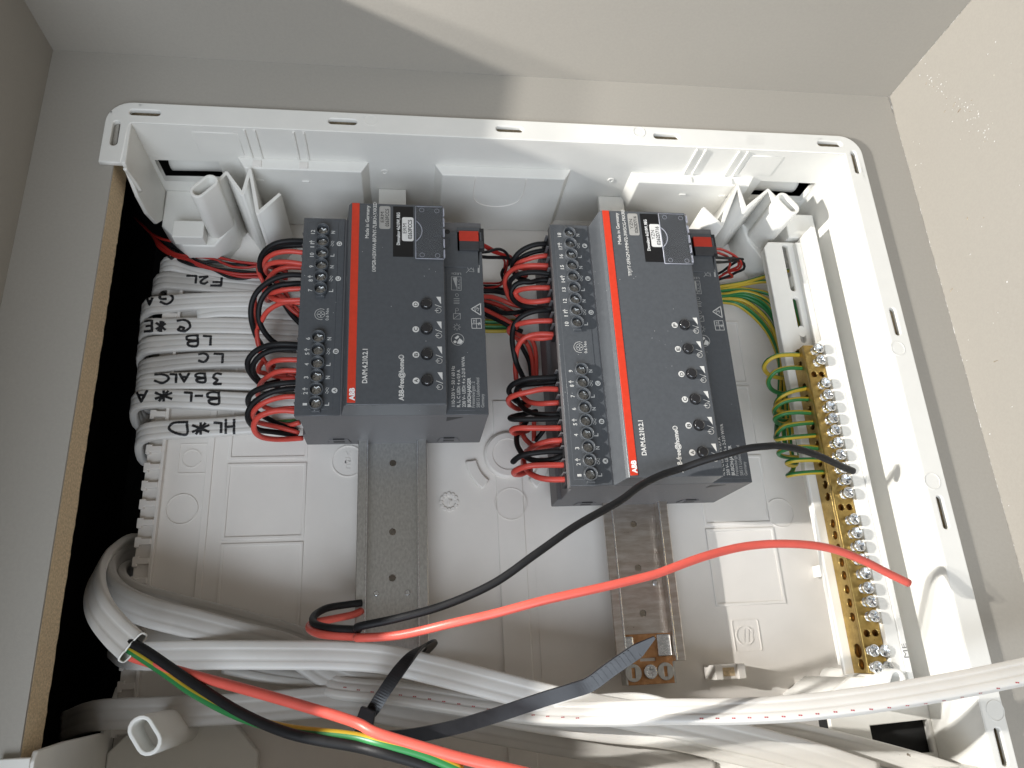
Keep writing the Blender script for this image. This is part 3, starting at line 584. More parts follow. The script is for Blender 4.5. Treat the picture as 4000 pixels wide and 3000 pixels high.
# ================================================================ dimmer modules
TZ, NZ, RZ = 41.5, 56.6, -7.0
WELL = {}
def local_off(xc, ya):                      # readings taken on the smaller module, moved to the same spot of the other one
    return lambda P, dz=0: Vector((P.x - 0.9 + xc, P.y + ya, P.z + dz))
def dimmer(xc, yb, yt, wells, buttons, label, model, rating, nch, code, serial, title):
    D = empty('dimmer_module'); setp(D, label, 'dimmer module', 'two grey dimmer modules on the rails')
    D.location = (xc * S, yb * S, RZ * S)
    # everything is modelled in place, then shifted under the empty at the module's base
    first = set(bpy.data.objects)
    lo = local_off(xc, yb + 16.6); hi = local_off(xc, yt - 88.9)
    X = lambda x: xc + x
    body = prism('body', [(X(-45), RZ), (X(45), RZ), (X(45), TZ), (X(-45), TZ), (X(-45), 36), (X(-43.2), 35), (X(-43.2), 12), (X(-45), 10)], yb, yt, M['devend'], D, axis='Y', bev=.5)
    fc = prism('front_cover', [(X(-24.2), TZ - .5), (X(-23.6), TZ + .2), (X(-21.6), NZ - 1.6), (X(-20.4), NZ), (X(24.2), NZ), (X(24.5), NZ - .5), (X(24.7), TZ - .5)], yb + .15, yt - .15, M['dev'], D, axis='Y', bev=.35)
    tl = plate('terminal_cover', [[(X(-44.9), yb + .1), (X(-24.4), yb + .1), (X(-24.4), yt - .1), (X(-44.9), yt - .1)]], TZ - .2, TZ + .5, M['dev'], D, bev=.3)
    tp = plate('terminal_panel', [[(X(-42.8), yb + 3), (X(-27.6), yb + 3), (X(-27.6), yt - 3), (X(-42.8), yt - 3)]], TZ + .35, TZ + .75, M['dev'], D, bev=.15)
    rc = plate('label_cover', [[(X(24.9), yb + .1), (X(44.9), yb + .1), (X(44.9), yt - 6.0), (X(24.9), yt - 6.0)]], TZ - .2, TZ + .3, M['dev'], D, bev=.25)
    plate('label_panel', [[(X(26.2), yb + 2), (X(43.4), yb + 2), (X(43.4), yt - 25), (X(26.2), yt - 25)]], TZ + .2, TZ + .5, M['dev'], D, bev=.12)
    plate('red_stripe', [[(X(-20.0), yb + 1.2), (X(-16.4), yb + 1.2), (X(-16.4), yt - .3), (X(-20.0), yt - .3)]], NZ - .2, NZ + .22, M['redstripe'], D, bev=.1)
    # wire entry funnels down the left side, black blocks for their shaded depth
    for y in wells:
        box('wire_entry', X(-45.05), X(-43.0), y - 2.3, y + 2.3, 24.5, 34.5, M['devdark'], D)
        box('entry_fin', X(-46.2), X(-43.1), y + 2.6, y + 3.4, 22, 36, M['devend'], D, bev=.15)
    # latches on the lower end face
    for x0, x1 in ((-34, -22), (22, 34)):
        la = prism('latch', [(X(x0), -3), (X(x1), -3), (X(x1 - 1.3), 3), (X(x0 + 1.3), 3)], yb - .5, yb + .2, M['devend'], D, axis='Y', bev=.2)
        box('latch_slot', X(x0 + 3.2), X(x1 - 3.2), yb - .65, yb - .45, -1.4, .9, M['devdark'], la)  # black inset standing in for the slot's shade, likewise the gap below
        box('latch_gap', X(x0 + 3.2), X(x1 - 3.2), yb - .6, yb + .1, 3.3, 4.0, M['devdark'], la)
    prism('end_recess', [(X(25.2), 38), (X(33), 38), (X(25.2), 32)], yb - .1, yb + .2, M['devdark'], D, axis='Y')  # black patch standing in for the shaded recess
    # terminal wells with screws
    if not WELL:
        tube = plate_me([circ(0, 0, 3.35, 28), circ(0, 0, 2.72, 28)], 3.6, .2); tube.materials.append(M['dev']); tube.name = 'well_rim'
        fl = plate_me([circ(0, 0, 2.9, 24)], .3); fl.materials.append(M['devdark']); fl.name = 'well_floor'
        WELL['t'] = tube; WELL['f'] = fl
    wx = X(-35.1)
    for i, y in enumerate(wells):
        o = bpy.data.objects.new('terminal_well', WELL['t']); COL.objects.link(o); o.parent = D; o.location = Vector((wx, y, TZ + 2.2)) * S
        f = bpy.data.objects.new('well_floor', WELL['f']); COL.objects.link(f); f.parent = o; f.location = Vector((0, 0, -1.62)) * S
        h = screw_head(2.3, random.uniform(0, 1.57), (0, 0, 0), o, .9, name='terminal_screw', cs=.8, cw=.24); h.location = Vector((0, 0, -1.15)) * S; h.data.materials[0] = M['screwdark']
        if i + 1 < len(wells) and abs(wells[i + 1] - y) < 10:
            box('well_bridge', wx - 1.5, wx + 1.5, min(y, wells[i + 1]) + 3.0, max(y, wells[i + 1]) - 3.0, TZ + .6, TZ + 3.0, M['dev'], D, bev=.2)
    for y in (wells[0] - 3.6, wells[len(wells) // 2 - 1] + 3.6, wells[len(wells) // 2] - 3.6, wells[-1] + 3.6):
        box('well_tab', wx - 2.0, wx + 2.0, y - .6, y + .6, TZ + .6, TZ + 2.2, M['dev'], D, bev=.2)
    # push buttons
    for y in buttons:
        bt = bpy.data.objects.new('push_button', None); COL.objects.link(bt); bt.parent = D
        o = plate('button_cap', [circ(X(15.6), y, 2.45, 28)], NZ - .1, NZ + 1.9, M['button'], bt, bev=.55)
        plate('button_ring', [circ(X(15.6), y, 2.9, 28), circ(X(15.6), y, 2.5, 28)], NZ - .1, NZ + .25, M['devdark'], bt, bev=.08)
    # ---------------- print
    zp = NZ + .12; P1 = []; PW = []; PD = []; PK = []; PR = []
    UPX = Vector((-1, 0, 0))
    def vt(lst, s, a, b, bold=0, height=None): lst.append(text_geo(s, a, b, UPX, bold, height))
    vt(P1, model, lo(FB(1968, 725, zp)), lo(FB(1976, 232, zp)), .026, 2.3)
    vt(P1, 'ABB-free@home®', lo(FM(285, 1530, zp)), lo(FM(285, 868, zp)), .026, 2.3)
    vt(P1, 'Made in Germany', hi(Z2(221, 1470, zp)), hi(Z2(226, 1268, zp)), 0.014, 1.75)
    vt(P1, code, hi(FA(2092, 592, zp)), hi(Z2(271, 1249, zp)), 0.012, 1.75)
    vt(PW, 'ABB', lo(FB(1786, 975, NZ + .3)), lo(FB(1786, 792, NZ + .3)), .045, 2.3)
    # stickers: grey tag, black field, white tag
    def st(name, a, b, mat, r, z):
        return plate(name, [rrect(min(a.x, b.x), max(a.x, b.x), min(a.y, b.y), max(a.y, b.y), r)], NZ - .05, z, mat, D)
    st('grey_serial_tag', hi(Z2(286, 1412, NZ)), hi(Z2(356, 1274, NZ)), M['stickerg'], 1.0, NZ + .08)
    st('black_label', hi(Z2(371, 1584, NZ)), hi(Z2(497, 1277, NZ)), M['stickerk'], .3, NZ + .07)
    st('white_serial_tag', hi(Z2(427, 1488, NZ)), hi(Z2(498, 1343, NZ)), M['stickerw'], 1.0, NZ + .14)
    PK2 = []
    vt(PK, serial[0], hi(Z2(316, 1372, zp)), hi(Z2(316, 1308, zp)), 0, 1.7); vt(PK, serial[1], hi(Z2(346, 1398, zp)), hi(Z2(346, 1290, zp)), .015, 1.7)
    vt(PK, serial[0], hi(Z2(455, 1440, NZ + .2)), hi(Z2(455, 1380, NZ + .2)), 0, 1.9); vt(PK, serial[1], hi(Z2(488, 1475, NZ + .2)), hi(Z2(488, 1357, NZ + .2)), .02, 1.9)
    vt(PW, title, hi(Z2(414, 1512, zp)), hi(Z2(414, 1312, zp)), .02, 1.6)
    # per-channel icons
    for i, y in enumerate(buttons):
        cx = X(10.6); ch = chr(65 + i)
        P1.append(([Vector((cx + 1.55 * math.cos(a), y - .1 + 1.55 * math.sin(a), zp)) for a in [math.radians(15 * k) for k in range(24)]], [tuple(range(24))]))
        PK.append(text_geo(ch, (cx + .85, y - .95, NZ + .2), (cx + .85, y + .75, NZ + .2), UPX, .01, 1.75))
        P1.append(([Vector((X(20.3), y + 4.0, zp)), Vector((X(22.6), y + .1, zp)), Vector((X(22.6), y + 4.0, zp))], [(0, 1, 2)]))
        P1.append(ribbon([(X(19.8), y - .2, zp), (X(22.7), y - 1.4, zp)], .28))
        P1.append(ribbon([(X(21.3) + 1.25 * math.cos(math.radians(a)), y - 3.2 + 1.25 * math.sin(math.radians(a)), zp) for a in range(-150, 151, 20)], .32))
        P1.append(ribbon([(X(19.7), y - 3.2, zp), (X(21.2), y - 3.2, zp)], .32))
    # terminal tier: numbers, line letters, arrows, channel rings
    zt = TZ + .85; k = 0
    for i, y in enumerate(wells):
        s = str(i + 1); hgt = 2.0; wdt = 1.15 * len(s)
        P1.append(text_geo(s, (X(-39.2), y - wdt / 2 - (1.2 if i % 3 == 1 else 0), zt), (X(-39.2), y + wdt / 2 - (1.2 if i % 3 == 1 else 0), zt), UPX, .012, hgt))
        if i % 3 == 1:
            P1.append(ribbon([(X(-39.4), y + .3, zt), (X(-39.4), y + 1.2, zt)], .01)); P1.append(ribbon([(X(-39.2), y + .9, zt), (X(-41.2), y + .9, zt)], .25))
            P1.append(([Vector((X(-41.8), y + .9, zt)), Vector((X(-40.4), y + .1, zt)), Vector((X(-40.4), y + 1.7, zt))], [(0, 1, 2)]))
            P1.append(ribbon([(X(-30.4) + .65 * math.sin(t * .9) , y - 1.4 + t * .42, zt) for t in range(8)], .26)); P1.append(ribbon([(X(-31.2), y - 1.2, zt), (X(-29.6), y + 1.4, zt)], .2))
            cx, cy = X(-27.0), y + .1
            P1.append(([Vector((cx + 1.35 * math.cos(math.radians(15 * q)), cy + 1.35 * math.sin(math.radians(15 * q)), TZ + .80)) for q in range(24)], [tuple(range(24))]))
            PK.append(text_geo(chr(65 + i // 3), (cx + .75, cy - .75, TZ + .86), (cx + .75, cy + .75, TZ + .86), UPX, .01, 1.5))
        else:
            P1.append(text_geo('L' if i % 3 == 0 else 'N', (X(-29.3), y - .75, zt), (X(-29.3), y + .75, zt), UPX, .012, 2.0))
    yc = (wells[len(wells) // 2 - 1] + wells[len(wells) // 2]) / 2
    P1.append(text_geo('0.6 Nm', (X(-30.9), yc - 3.2, zt), (X(-30.9), yc + 3.2, zt), UPX, 0, 1.5))
    for r, a0, a1 in ((1.8, 0, 360), (2.9, 60, 290)):
        P1.append(ribbon([(X(-34.6) + r * math.cos(math.radians(a)), yc + r * math.sin(math.radians(a)), zt) for a in range(a0, a1 + 1, 15)], .24))
    for a in range(0, 360, 90): P1.append(ribbon([(X(-34.6) + .5 * math.cos(math.radians(a)), yc + .5 * math.sin(math.radians(a)), zt), (X(-34.6) + 1.2 * math.cos(math.radians(a)), yc + 1.2 * math.sin(math.radians(a)), zt)], .35))
    # rating label on the right tier
    zr = TZ + .62
    for s, a, b, bo, L in (('110-230 V~ 50 / 60 Hz', (1020, 1612), (1018, 1030), 0, P1), ('R, L, C LEDi: %s x 0,9 A' % rating, (1097, 1622), (1095, 1085), 0, P1), ('230 V~ LEDi: %s x 2-210 W/VA' % rating, (1176, 1622), (1162, 895), 0, P1), ('BUSCH-JAEGER', (1250, 1622), (1246, 1200), .012, P1), ('Freisenbergstr. 2', (1308, 1628), (1305, 1255), 0, PD), ('58513 Lüdenscheid', (1380, 1628), (1370, 1200), 0, PD), ('Germany', (1444, 1628), (1440, 1432), 0, PD)):
        vt(L, s, lo(FM(*a, zr)), lo(FM(*b, zr)), bo + .012, 1.6)
    def poly_line(fr, pts, w, off, L, z=zr, close=False):
        q = [off(fr(x, y, z)) for x, y in pts]
        L.append(ribbon(q + ([q[0]] if close else []), w))
    off = hi if nch == 4 else lambda P, dz=0: Vector((P.x - .9 + xc, P.y + (yt - 88.9), P.z))
    poly_line(FM, [(1258, 350), (1395, 345), (1405, 488), (1268, 488)], .28, off, P1, close=True); poly_line(FM, [(1326, 348), (1336, 488)], .25, off, P1); poly_line(FM, [(1262, 425), (1400, 420)], .25, off, P1)
    vt(P1, 'TP', off(FM(1320, 412, zr)), off(FM(1318, 365, zr)), 0, 1.2); vt(P1, 'S', off(FM(1388, 445, zr)), off(FM(1387, 400, zr)), 0, 1.2)
    poly_line(FM, [(1255, 210), (1390, 130), (1395, 300)], .45, off, P1, close=True)
    c = off(FM(1335, 212, zr)); P1.append(ribbon([(c.x + 1.0 * math.cos(math.radians(a)), c.y + 1.0 * math.sin(math.radians(a)), zr) for a in range(-60, 241, 20)], .3)); P1.append(ribbon([(c.x - .6, c.y, zr), (c.x + 1.2, c.y + .4, zr)], .3))
    c = off(FM(1060, 648, zr)); P1.append(ribbon([(c.x + 3.1 * math.cos(math.radians(a)), c.y + 3.1 * math.sin(math.radians(a)), zr) for a in range(0, 361, 15)], .22))
    P1.append(([Vector((c.x + dx, c.y + dy, zr)) for dx, dy in ((-.4, -2.2), (1.6, -2.4), (2.6, -1.2), (2.2, -.4), (1.0, .6), (.2, -.6))], [(0, 1, 2, 3, 4, 5)]))
    P1.append(([Vector((c.x - 1.3 + .75 * math.cos(math.radians(a)), c.y - 1.3 + .75 * math.sin(math.radians(a)), zr)) for a in range(0, 360, 30)], [tuple(range(12))]))
    P1.append(([Vector((c.x + dx, c.y + dy, zr)) for dx, dy in ((-1.5, .8), (.2, 2.2), (.9, 1.3), (-.6, 0))], [(0, 1, 2, 3)]))
    c = off(FM(1050, 470, zr)); PD.append(ribbon([(c.x + 1.1 * math.cos(math.radians(a)), c.y + 1.1 * math.sin(math.radians(a)), zr) for a in range(0, 361, 20)], .28))
    for a in range(0, 360, 45): PD.append(ribbon([(c.x + 1.4 * math.cos(math.radians(a)), c.y + 1.4 * math.sin(math.radians(a)), zr), (c.x + 1.9 * math.cos(math.radians(a)), c.y + 1.9 * math.sin(math.radians(a)), zr)], .25))
    poly_line(FM, [(1000, 275), (1100, 275), (1100, 355), (1000, 355)], .25, off, PD, close=True); poly_line(FM, [(1005, 350), (1095, 280)], .22, off, PD); poly_line(FM, [(1030, 275), (1030, 230)], .25, off, PD)
    c = off(FM(1050, 218, zr)); PD.append(ribbon([(c.x + .8 * math.cos(math.radians(a)), c.y + .8 * math.sin(math.radians(a)), zr) for a in range(0, 361, 30)], .22))
    c = off(FM(1050, 10, zr)); PD.append(ribbon([(c.x + .8 * math.cos(math.radians(a)), c.y + .8 * math.sin(math.radians(a)), zr) for a in range(0, 361, 30)], .22))
    for yy_ in (60, 85, 110, 130): poly_line(FM, [(1005, yy_), (1085, yy_)], .25, off, PD)
    # upside-down marks near the bus terminal
    def ut(L, s, a, b, bold=0, height=1.3): L.append(text_geo(s, a, b, (0, -1, 0), bold, height))
    ut(PD, '24 V = 12 mA', hi(FJ(1172, 800, TZ + .45)), hi(FJ(800, 775, TZ + .45)), 0, 1.5)
    ut(PD, 'LEDi', hi(FJ(925, 1055, zr)), hi(FJ(792, 1048, zr)), 0, 1.3)
    ut(PD, 'ε', hi(FJ(905, 925, zr)), hi(FJ(800, 925, zr)), .02, 2.6)
    poly_line(FJ, [(785, 1110), (925, 1112), (928, 1306), (787, 1300)], .25, hi, PD, close=True); PD.append(([hi(FJ(x, y, zr)) for x, y in ((805, 1125), (860, 1115), (858, 1270))], [(0, 1, 2)]))
    poly_line(FJ, [(862, 1110), (866, 1304)], .22, hi, PD); vt(PD, 'R,L,C', hi(FJ(912, 1280, zr)), hi(FJ(908, 1140, zr)), 0, 1.2)
    PD.append(([hi(FJ(x, y, zr)) for x, y in ((1165, 942), (1192, 942), (1192, 1052), (1165, 1050))], [(0, 1, 2, 3)]))
    poly_line(FJ, [(1030, 940), (1115, 1030)], .22, hi, PD); poly_line(FJ, [(1000, 1050), (1130, 930)], .22, hi, PD); poly_line(FJ, [(1015, 965), (1100, 950), (1110, 1040), (1040, 1030), (1015, 965)], .22, hi, PD)
    PD.append(ribbon([hi(FJ(x, y, TZ + .4)) for x, y in ((820, 490), (865, 490))], .25)); PD.append(ribbon([hi(FJ(x, y, TZ + .4)) for x, y in ((842, 460), (842, 525))], .25)); PD.append(ribbon([hi(FJ(x, y, TZ + .4)) for x, y in ((838, 630), (838, 690))], .25))
    for nm, L, mt in (('printed_marks', P1, M['print']), ('white_lettering', PW, M['printw']), ('dim_printed_marks', PD, M['printdim']), ('black_lettering', PK, M['printk'])):
        o = flatprint(nm, L, mt, D); o['kind'] = 'stuff'
    # clear label window with bright moulded rim
    wdw = empty('label_window'); wdw.parent = D
    dx = 0.0 if nch == 4 else -1.2
    a = hi(Z2(513, 1600, NZ)); b = hi(Z2(684, 1284, NZ)); a.x += dx; x0, x1, y0, y1 = a.x, b.x - .3, a.y, b.y
    plate('window_pane', [[(x0, y0), (x1, y0), (x1, y1), (x0, y1)]], NZ + .35, NZ + 1.15, M['clear'], wdw, bev=.15)
    for q in ([(x0, y0), (x1, y0)], [(x0, y1), (x1, y1)], [(x0, y0), (x0, y1)]):
        sweep('window_rim', [(*q[0], NZ + .8), ((q[0][0] + q[1][0]) / 2, (q[0][1] + q[1][1]) / 2, NZ + .8), (*q[1], NZ + .8)], rsec(.22, 6), M['clearedge'], wdw, step=20)
    n = 5
    for k in range(n):
        yy_ = y0 + (y1 - y0) * (k + .5) / n; box('window_hinge', x1 - .3, x1 + .5, yy_ - 2.1, yy_ + 2.1, NZ - .2, NZ + 1.1, M['clearedge'], wdw, bev=.15)
    ym = (y0 + y1) / 2 + .5
    sweep('window_grip', [(x0 + .2, ym + 5.8, NZ + .9), (x0 + 2.2, ym + 3.4, NZ + 1.05), (x0 + 3.1, ym, NZ + 1.1), (x0 + 2.2, ym - 3.4, NZ + 1.05), (x0 + .2, ym - 5.8, NZ + .9)], rsec(.24, 6), M['clearedge'], wdw)
    for cx, cy in ((x0 + 3, y1 - 2.3), (x1 - 3.2, y1 - 2.6), (x0 + 3, y0 + 1.8), (x1 - 3.2, y0 + 1.6)):
        plate('window_pip', [circ(cx, cy, 1.2, 18), circ(cx, cy, 1.05, 18)], NZ + 1.15, NZ + 1.2, M['clearedge'], wdw)
    # bus terminal: housing, red and grey plug halves, status lamp, button
    bus = empty('bus_terminal'); bus.parent = D
    A_, B_ = hi(FJ(880, 745, TZ)), hi(FJ(1180, 425, TZ)); R_ = hi(FJ(1245, 380, TZ)); L_ = hi(FJ(680, 340, TZ))
    plate('bus_housing', [[(X(24.9), yt - 6.1), (X(44.9), yt - 6.1), (X(44.9), A_.y + 4), (B_.x, A_.y + 4), (B_.x, B_.y), (A_.x, B_.y), (A_.x, A_.y), (B_.x, A_.y), (X(43.0), A_.y), (X(43.0), yt - 27), (X(24.9), yt - 27)]], TZ + .05, TZ + .9, M['dev'], bus, bev=.2)
    plate('bus_recess', [[(A_.x - .2, A_.y - .2), (B_.x + 2.5, A_.y - .2), (B_.x + 2.5, B_.y + .2), (A_.x - .2, B_.y + .2)]], TZ + .0, TZ + .42, M['devdark'], bus)
    m1 = hi(FJ(895, 620, TZ)); m2 = hi(FJ(1170, 482, TZ)); m3 = hi(FJ(895, 750, TZ))
    box('red_plug_half', m1.x, m2.x, m1.y, m2.y, TZ + .4, TZ + 2.0, M['busred'], bus, bev=.2)
    box('grey_plug_half', m1.x, m2.x, m3.y, m1.y, TZ + .4, TZ + 2.0, M['busgrey'], bus, bev=.2)
    box('plug_mouth', m2.x + .05, m2.x + 2.4, m1.y - 3.6, m1.y + .5, TZ - 3, TZ + 1.6, M['busgrey'], bus, bev=.2)
    c = hi(FJ(725, 475, TZ)); plate('status_lamp', [circ(c.x, c.y, 1.35, 20)], TZ + .8, TZ + 1.0, M['devdark'], bus)
    c = hi(FJ(735, 620, TZ)); plate('programming_key', [slot((c.x, c.y - 2.6), (c.x, c.y + 2.6), 2.8), slot((c.x, c.y - 2.0), (c.x, c.y + 2.0), 1.7)], TZ + .8, TZ + 1.2, M['dev'], bus, bev=.1)
    # re-seat children on the module's own origin
    for o in D.children: o.matrix_parent_inverse = Matrix.Translation(-D.location)
    return D
W1 = [-11.1 + 6.6 * i for i in range(6)] + [47.6 + 6.57 * i for i in range(6)]
W2 = [-47.0 + 6.54 * i for i in range(9)] + [30.9 + 6.45 * i for i in range(9)]
B1 = [FM(665, 1230, NZ + 1).y, FM(663, 855, NZ + 1).y, FM(660, 490, NZ + 1).y, FM(655, 130, NZ + 1).y]
B2 = [FO(947, 790, NZ + 1).y, FO(890, 400, NZ + 1).y, FN(835, 1315, NZ + 1).y, FN(782, 950, NZ + 1).y, FN(725, 590, NZ + 1).y, FN(675, 245, NZ + 1).y]
dimmer(0.9, -16.6, 88.9, W1, B1, 'smaller dark grey dimmer module with four buttons and a red stripe', 'DA/M.4.210.2.1', '4', 4, 'IXPGR-H3XWA-BR7NY-7LBKH-YXKED', ('ERM', '0263FCC5'), 'Dimmaktor 4x210W, REG')
dimmer(127.3, -52.1, 89.0, W2, B2, 'larger grey dimmer module with six buttons, lit and dusty, crossed by the black wire', 'DA/M.6.210.2.1', '6', 6, 'TPJYT-SFRGM-MMH72-3W5CG-FKKRE', ('YZN', '0262D716'), 'Dimmaktor 6x210W, REG')

# ================================================================ wires and cables
def fpts(fr, pts): return [fr(x, y, z) for x, y, z in pts]
def wire(pts, mat, label, r=1.28, group=None, cat='wire', n=12, tw=0.0, tw0=0.0, name='wire'):
    o = sweep(name, pts, rsec(r, n), M[mat], step=1.6, twist=tw, twist0=tw0); setp(o, label, cat, group); return o
G1 = 'wire loops at the smaller dimmer'; G2 = 'wire loops at the larger dimmer'
col = {'k': ('wblk', 'black'), 'r': ('wred', 'red'), 'd': ('wdred', 'dark red')}
def W_(c, fr, pts, what, g, r=1.28):
    wire(fpts(fr, pts), col[c][0], '%s wire %s' % (col[c][1], what), r, g)
s1 = 'of the smaller dimmer'; s2 = 'of the larger dimmer'
W_('k', FA, [(1130, 155, 30), (1060, 152, 30), (850, 152, 31), (650, 190, 30), (500, 290, 26), (430, 420, 20), (430, 560, 12), (490, 680, 4), (600, 830, -3), (760, 1040, -6), (870, 1200, -8), (1000, 1340, -9)], 'making the topmost big loop beside terminal 12 ' + s1, G1, 1.4)
W_('k', FA, [(1130, 215, 27), (1060, 215, 27), (850, 222, 27), (680, 252, 24), (550, 340, 19), (480, 450, 12), (470, 560, 5), (540, 690, -2), (700, 760, -6)], 'tucked just under the topmost loop ' + s1, G1)
W_('r', FA, [(1120, 325, 30), (1050, 320, 30), (850, 302, 30), (650, 330, 28), (525, 405, 24), (492, 490, 18), (520, 580, 8), (620, 690, 0), (760, 850, -5), (880, 1050, -7), (1000, 1180, -8)], 'leaving beside terminal 11 %s, highest of the red ones' % s1, G1)
W_('r', FA, [(1110, 490, 30), (1045, 485, 30), (850, 458, 30), (660, 460, 28), (545, 492, 24), (505, 560, 17), (560, 640, 6), (680, 680, -3)], 'leaving between terminals 10 and 9 ' + s1, G1)
W_('r', FA, [(1110, 540, 27), (1045, 540, 27), (850, 530, 27), (690, 565, 25), (590, 640, 20), (530, 740, 12), (490, 860, 4), (500, 960, -3)], 'curling down below the terminal 10 pair ' + s1, G1)
W_('r', FA, [(420, 470, 3), (400, 540, 7), (420, 640, 10), (470, 740, 8), (520, 850, 2), (600, 930, -5)], 'peeping out left of the top black loop ' + s1, G1, 1.1)
W_('k', FA, [(1105, 650, 31), (1040, 645, 31), (850, 640, 32), (650, 690, 31), (480, 790, 28), (360, 920, 24), (302, 1080, 20), (297, 1250, 16), (335, 1420, 10), (385, 1550, 4), (450, 1650, -3)], 'of the widest loop left of terminal 8 ' + s1, G1, 1.4)
W_('k', FA, [(1100, 760, 28), (1030, 760, 28), (850, 770, 29), (680, 795, 28), (530, 880, 25), (440, 1010, 22), (405, 1170, 19), (415, 1300, 16), (475, 1440, 12), (580, 1570, 8), (700, 1650, 4), (900, 1720, -2)], 'running inside the widest loop down to terminal 6 ' + s1, G1, 1.4)
W_('r', FA, [(1090, 840, 30), (1025, 840, 30), (850, 848, 30), (690, 875, 28), (580, 920, 23), (520, 990, 14), (560, 1010, 4), (700, 960, -3), (870, 1130, -6), (1000, 1230, -8)], 'entering at the end of the upper terminal row ' + s1, G1)
W_('r', FA, [(1085, 1000, 30), (1015, 1002, 30), (850, 1010, 30), (700, 1010, 29), (600, 975, 25), (545, 930, 17), (570, 890, 8), (700, 920, 0), (900, 1090, -6)], 'dipping below terminal 7 ' + s1, G1)
W_('r', FA, [(1085, 1045, 28), (1015, 1045, 28), (850, 1025, 28), (680, 1070, 25), (530, 1170, 21), (455, 1290, 16), (390, 1420, 9), (385, 1560, 5), (420, 1700, 2), (480, 1880, -2), (640, 1960, -6)], 'swinging from under terminal 7 down the left side ' + s1, G1)
W_('r', FB, [(350, -560, 0), (352, -400, 6), (355, -250, 10), (375, -60, 10), (400, 130, 8), (440, 300, 4), (540, 480, -1), (640, 560, -5), (940, 620, -8)], 'hanging straight between the middle black loops ' + s1, G1, 1.15)
W_('k', FB, [(1050, 175, 31), (975, 172, 31), (800, 162, 32), (600, 172, 31), (440, 220, 28), (320, 300, 25), (252, 400, 22), (252, 500, 18), (300, 600, 13), (380, 690, 7), (450, 740, 2), (700, 700, -5)], 'of the outer loop just below the torque mark ' + s1, G1, 1.4)
W_('k', FB, [(1050, 238, 28), (970, 238, 28), (800, 232, 29), (600, 252, 28), (460, 310, 26), (362, 400, 23), (322, 490, 19), (340, 590, 13), (400, 670, 7), (470, 720, 2), (700, 770, -5)], 'nested inside the loop just below the torque mark ' + s1, G1, 1.4)
W_('r', FB, [(1040, 390, 30), (965, 390, 30), (800, 388, 30), (650, 402, 28), (565, 445, 23), (545, 510, 14), (600, 570, 4), (800, 600, -4)], 'half way down the lower row of loops ' + s1, G1)
W_('r', FB, [(1030, 548, 30), (955, 548, 30), (800, 545, 30), (650, 570, 28), (530, 640, 24), (455, 705, 17), (410, 790, 8), (395, 900, -2)], 'bowing down just under the middle of the lower row ' + s1, G1)
W_('r', FB, [(470, 420, 1), (420, 480, 2), (410, 560, 3), (470, 580, 3), (560, 600, 0), (700, 640, -5), (940, 660, -8)], 'bunched behind the terminal 4 entry ' + s1, G1)
W_('k', FB, [(1030, 712, 31), (945, 712, 31), (800, 722, 32), (600, 752, 31), (440, 800, 28), (320, 860, 25), (262, 935, 21), (258, 1010, 16), (300, 1080, 9), (380, 1150, 2), (500, 1215, -3), (700, 1320, -7), (970, 1420, -9)], 'of the outer loop left of terminal 2 ' + s1, G1, 1.4)
W_('k', FB, [(1030, 802, 28), (940, 802, 28), (800, 812, 29), (600, 852, 28), (440, 930, 26), (325, 1020, 23), (262, 1120, 20), (252, 1230, 16), (310, 1330, 9), (420, 1400, 2), (600, 1425, -4), (970, 1475, -9)], 'of the lowest loop left of terminal 1 ' + s1, G1, 1.4)
W_('r', FB, [(1010, 918, 30), (930, 918, 30), (800, 920, 30), (600, 960, 28), (450, 1025, 26), (355, 1105, 22), (322, 1190, 16), (365, 1275, 8), (500, 1315, 1), (700, 1360, -4), (990, 1440, -8)], 'rising to terminal 2 from the lowest bend ' + s1, G1)
W_('r', FB, [(1000, 1135, 30), (920, 1130, 30), (800, 1118, 30), (620, 1130, 29), (450, 1185, 27), (365, 1255, 24), (335, 1350, 20), (365, 1440, 15), (450, 1500, 9), (600, 1530, 3), (800, 1532, -3), (1040, 1515, -7)], 'making the bottom loop ' + s1, G1, 1.4)
W_('r', FB, [(940, 1085, 14), (800, 1090, 14), (620, 1110, 10), (500, 1070, 6), (430, 1020, 2)], 'half hidden above the bottom loop ' + s1, G1)
W_('r', FB, [(1000, 1290, -6), (850, 1330, -8), (700, 1310, -9), (560, 1270, -9)], 'lying flat behind the bottom loop ' + s1, G1)
wire(fpts(FB, [(640, 1290, -10), (760, 1282, -10), (950, 1268, -10), (1050, 1262, -10)]), 'yg', 'short green-yellow wire end showing under the bottom loop of the smaller dimmer', 1.2, tw0=1.0)
# ---- larger dimmer
W_('k', FC, [(1150, 388, 30), (1085, 385, 30), (950, 380, 31), (800, 418, 30), (660, 500, 27), (582, 600, 23), (560, 700, 17), (592, 800, 9), (650, 870, 1), (800, 920, -5)], 'making the top big loop beside terminal 17 ' + s2, G2, 1.4)
W_('k', FC, [(1150, 468, 27), (1060, 468, 27), (900, 490, 27), (750, 540, 25), (640, 620, 21), (585, 720, 14), (600, 830, 5), (700, 900, -3)], 'running inside the top loop ' + s2, G2)
W_('r', FC, [(1160, 548, 30), (1100, 546, 30), (950, 558, 30), (780, 600, 28), (645, 655, 24), (600, 730, 16), (640, 800, 6), (760, 840, -3)], 'entering beside terminal 16 ' + s2, G2)
W_('r', FC, [(1170, 700, 30), (1110, 695, 30), (950, 688, 30), (800, 692, 29), (650, 712, 26), (550, 760, 22), (478, 835, 18), (450, 930, 14), (478, 1060, 8), (530, 1180, 2), (700, 1260, -5)], 'swinging far left from terminal 15 ' + s2, G2, 1.35)
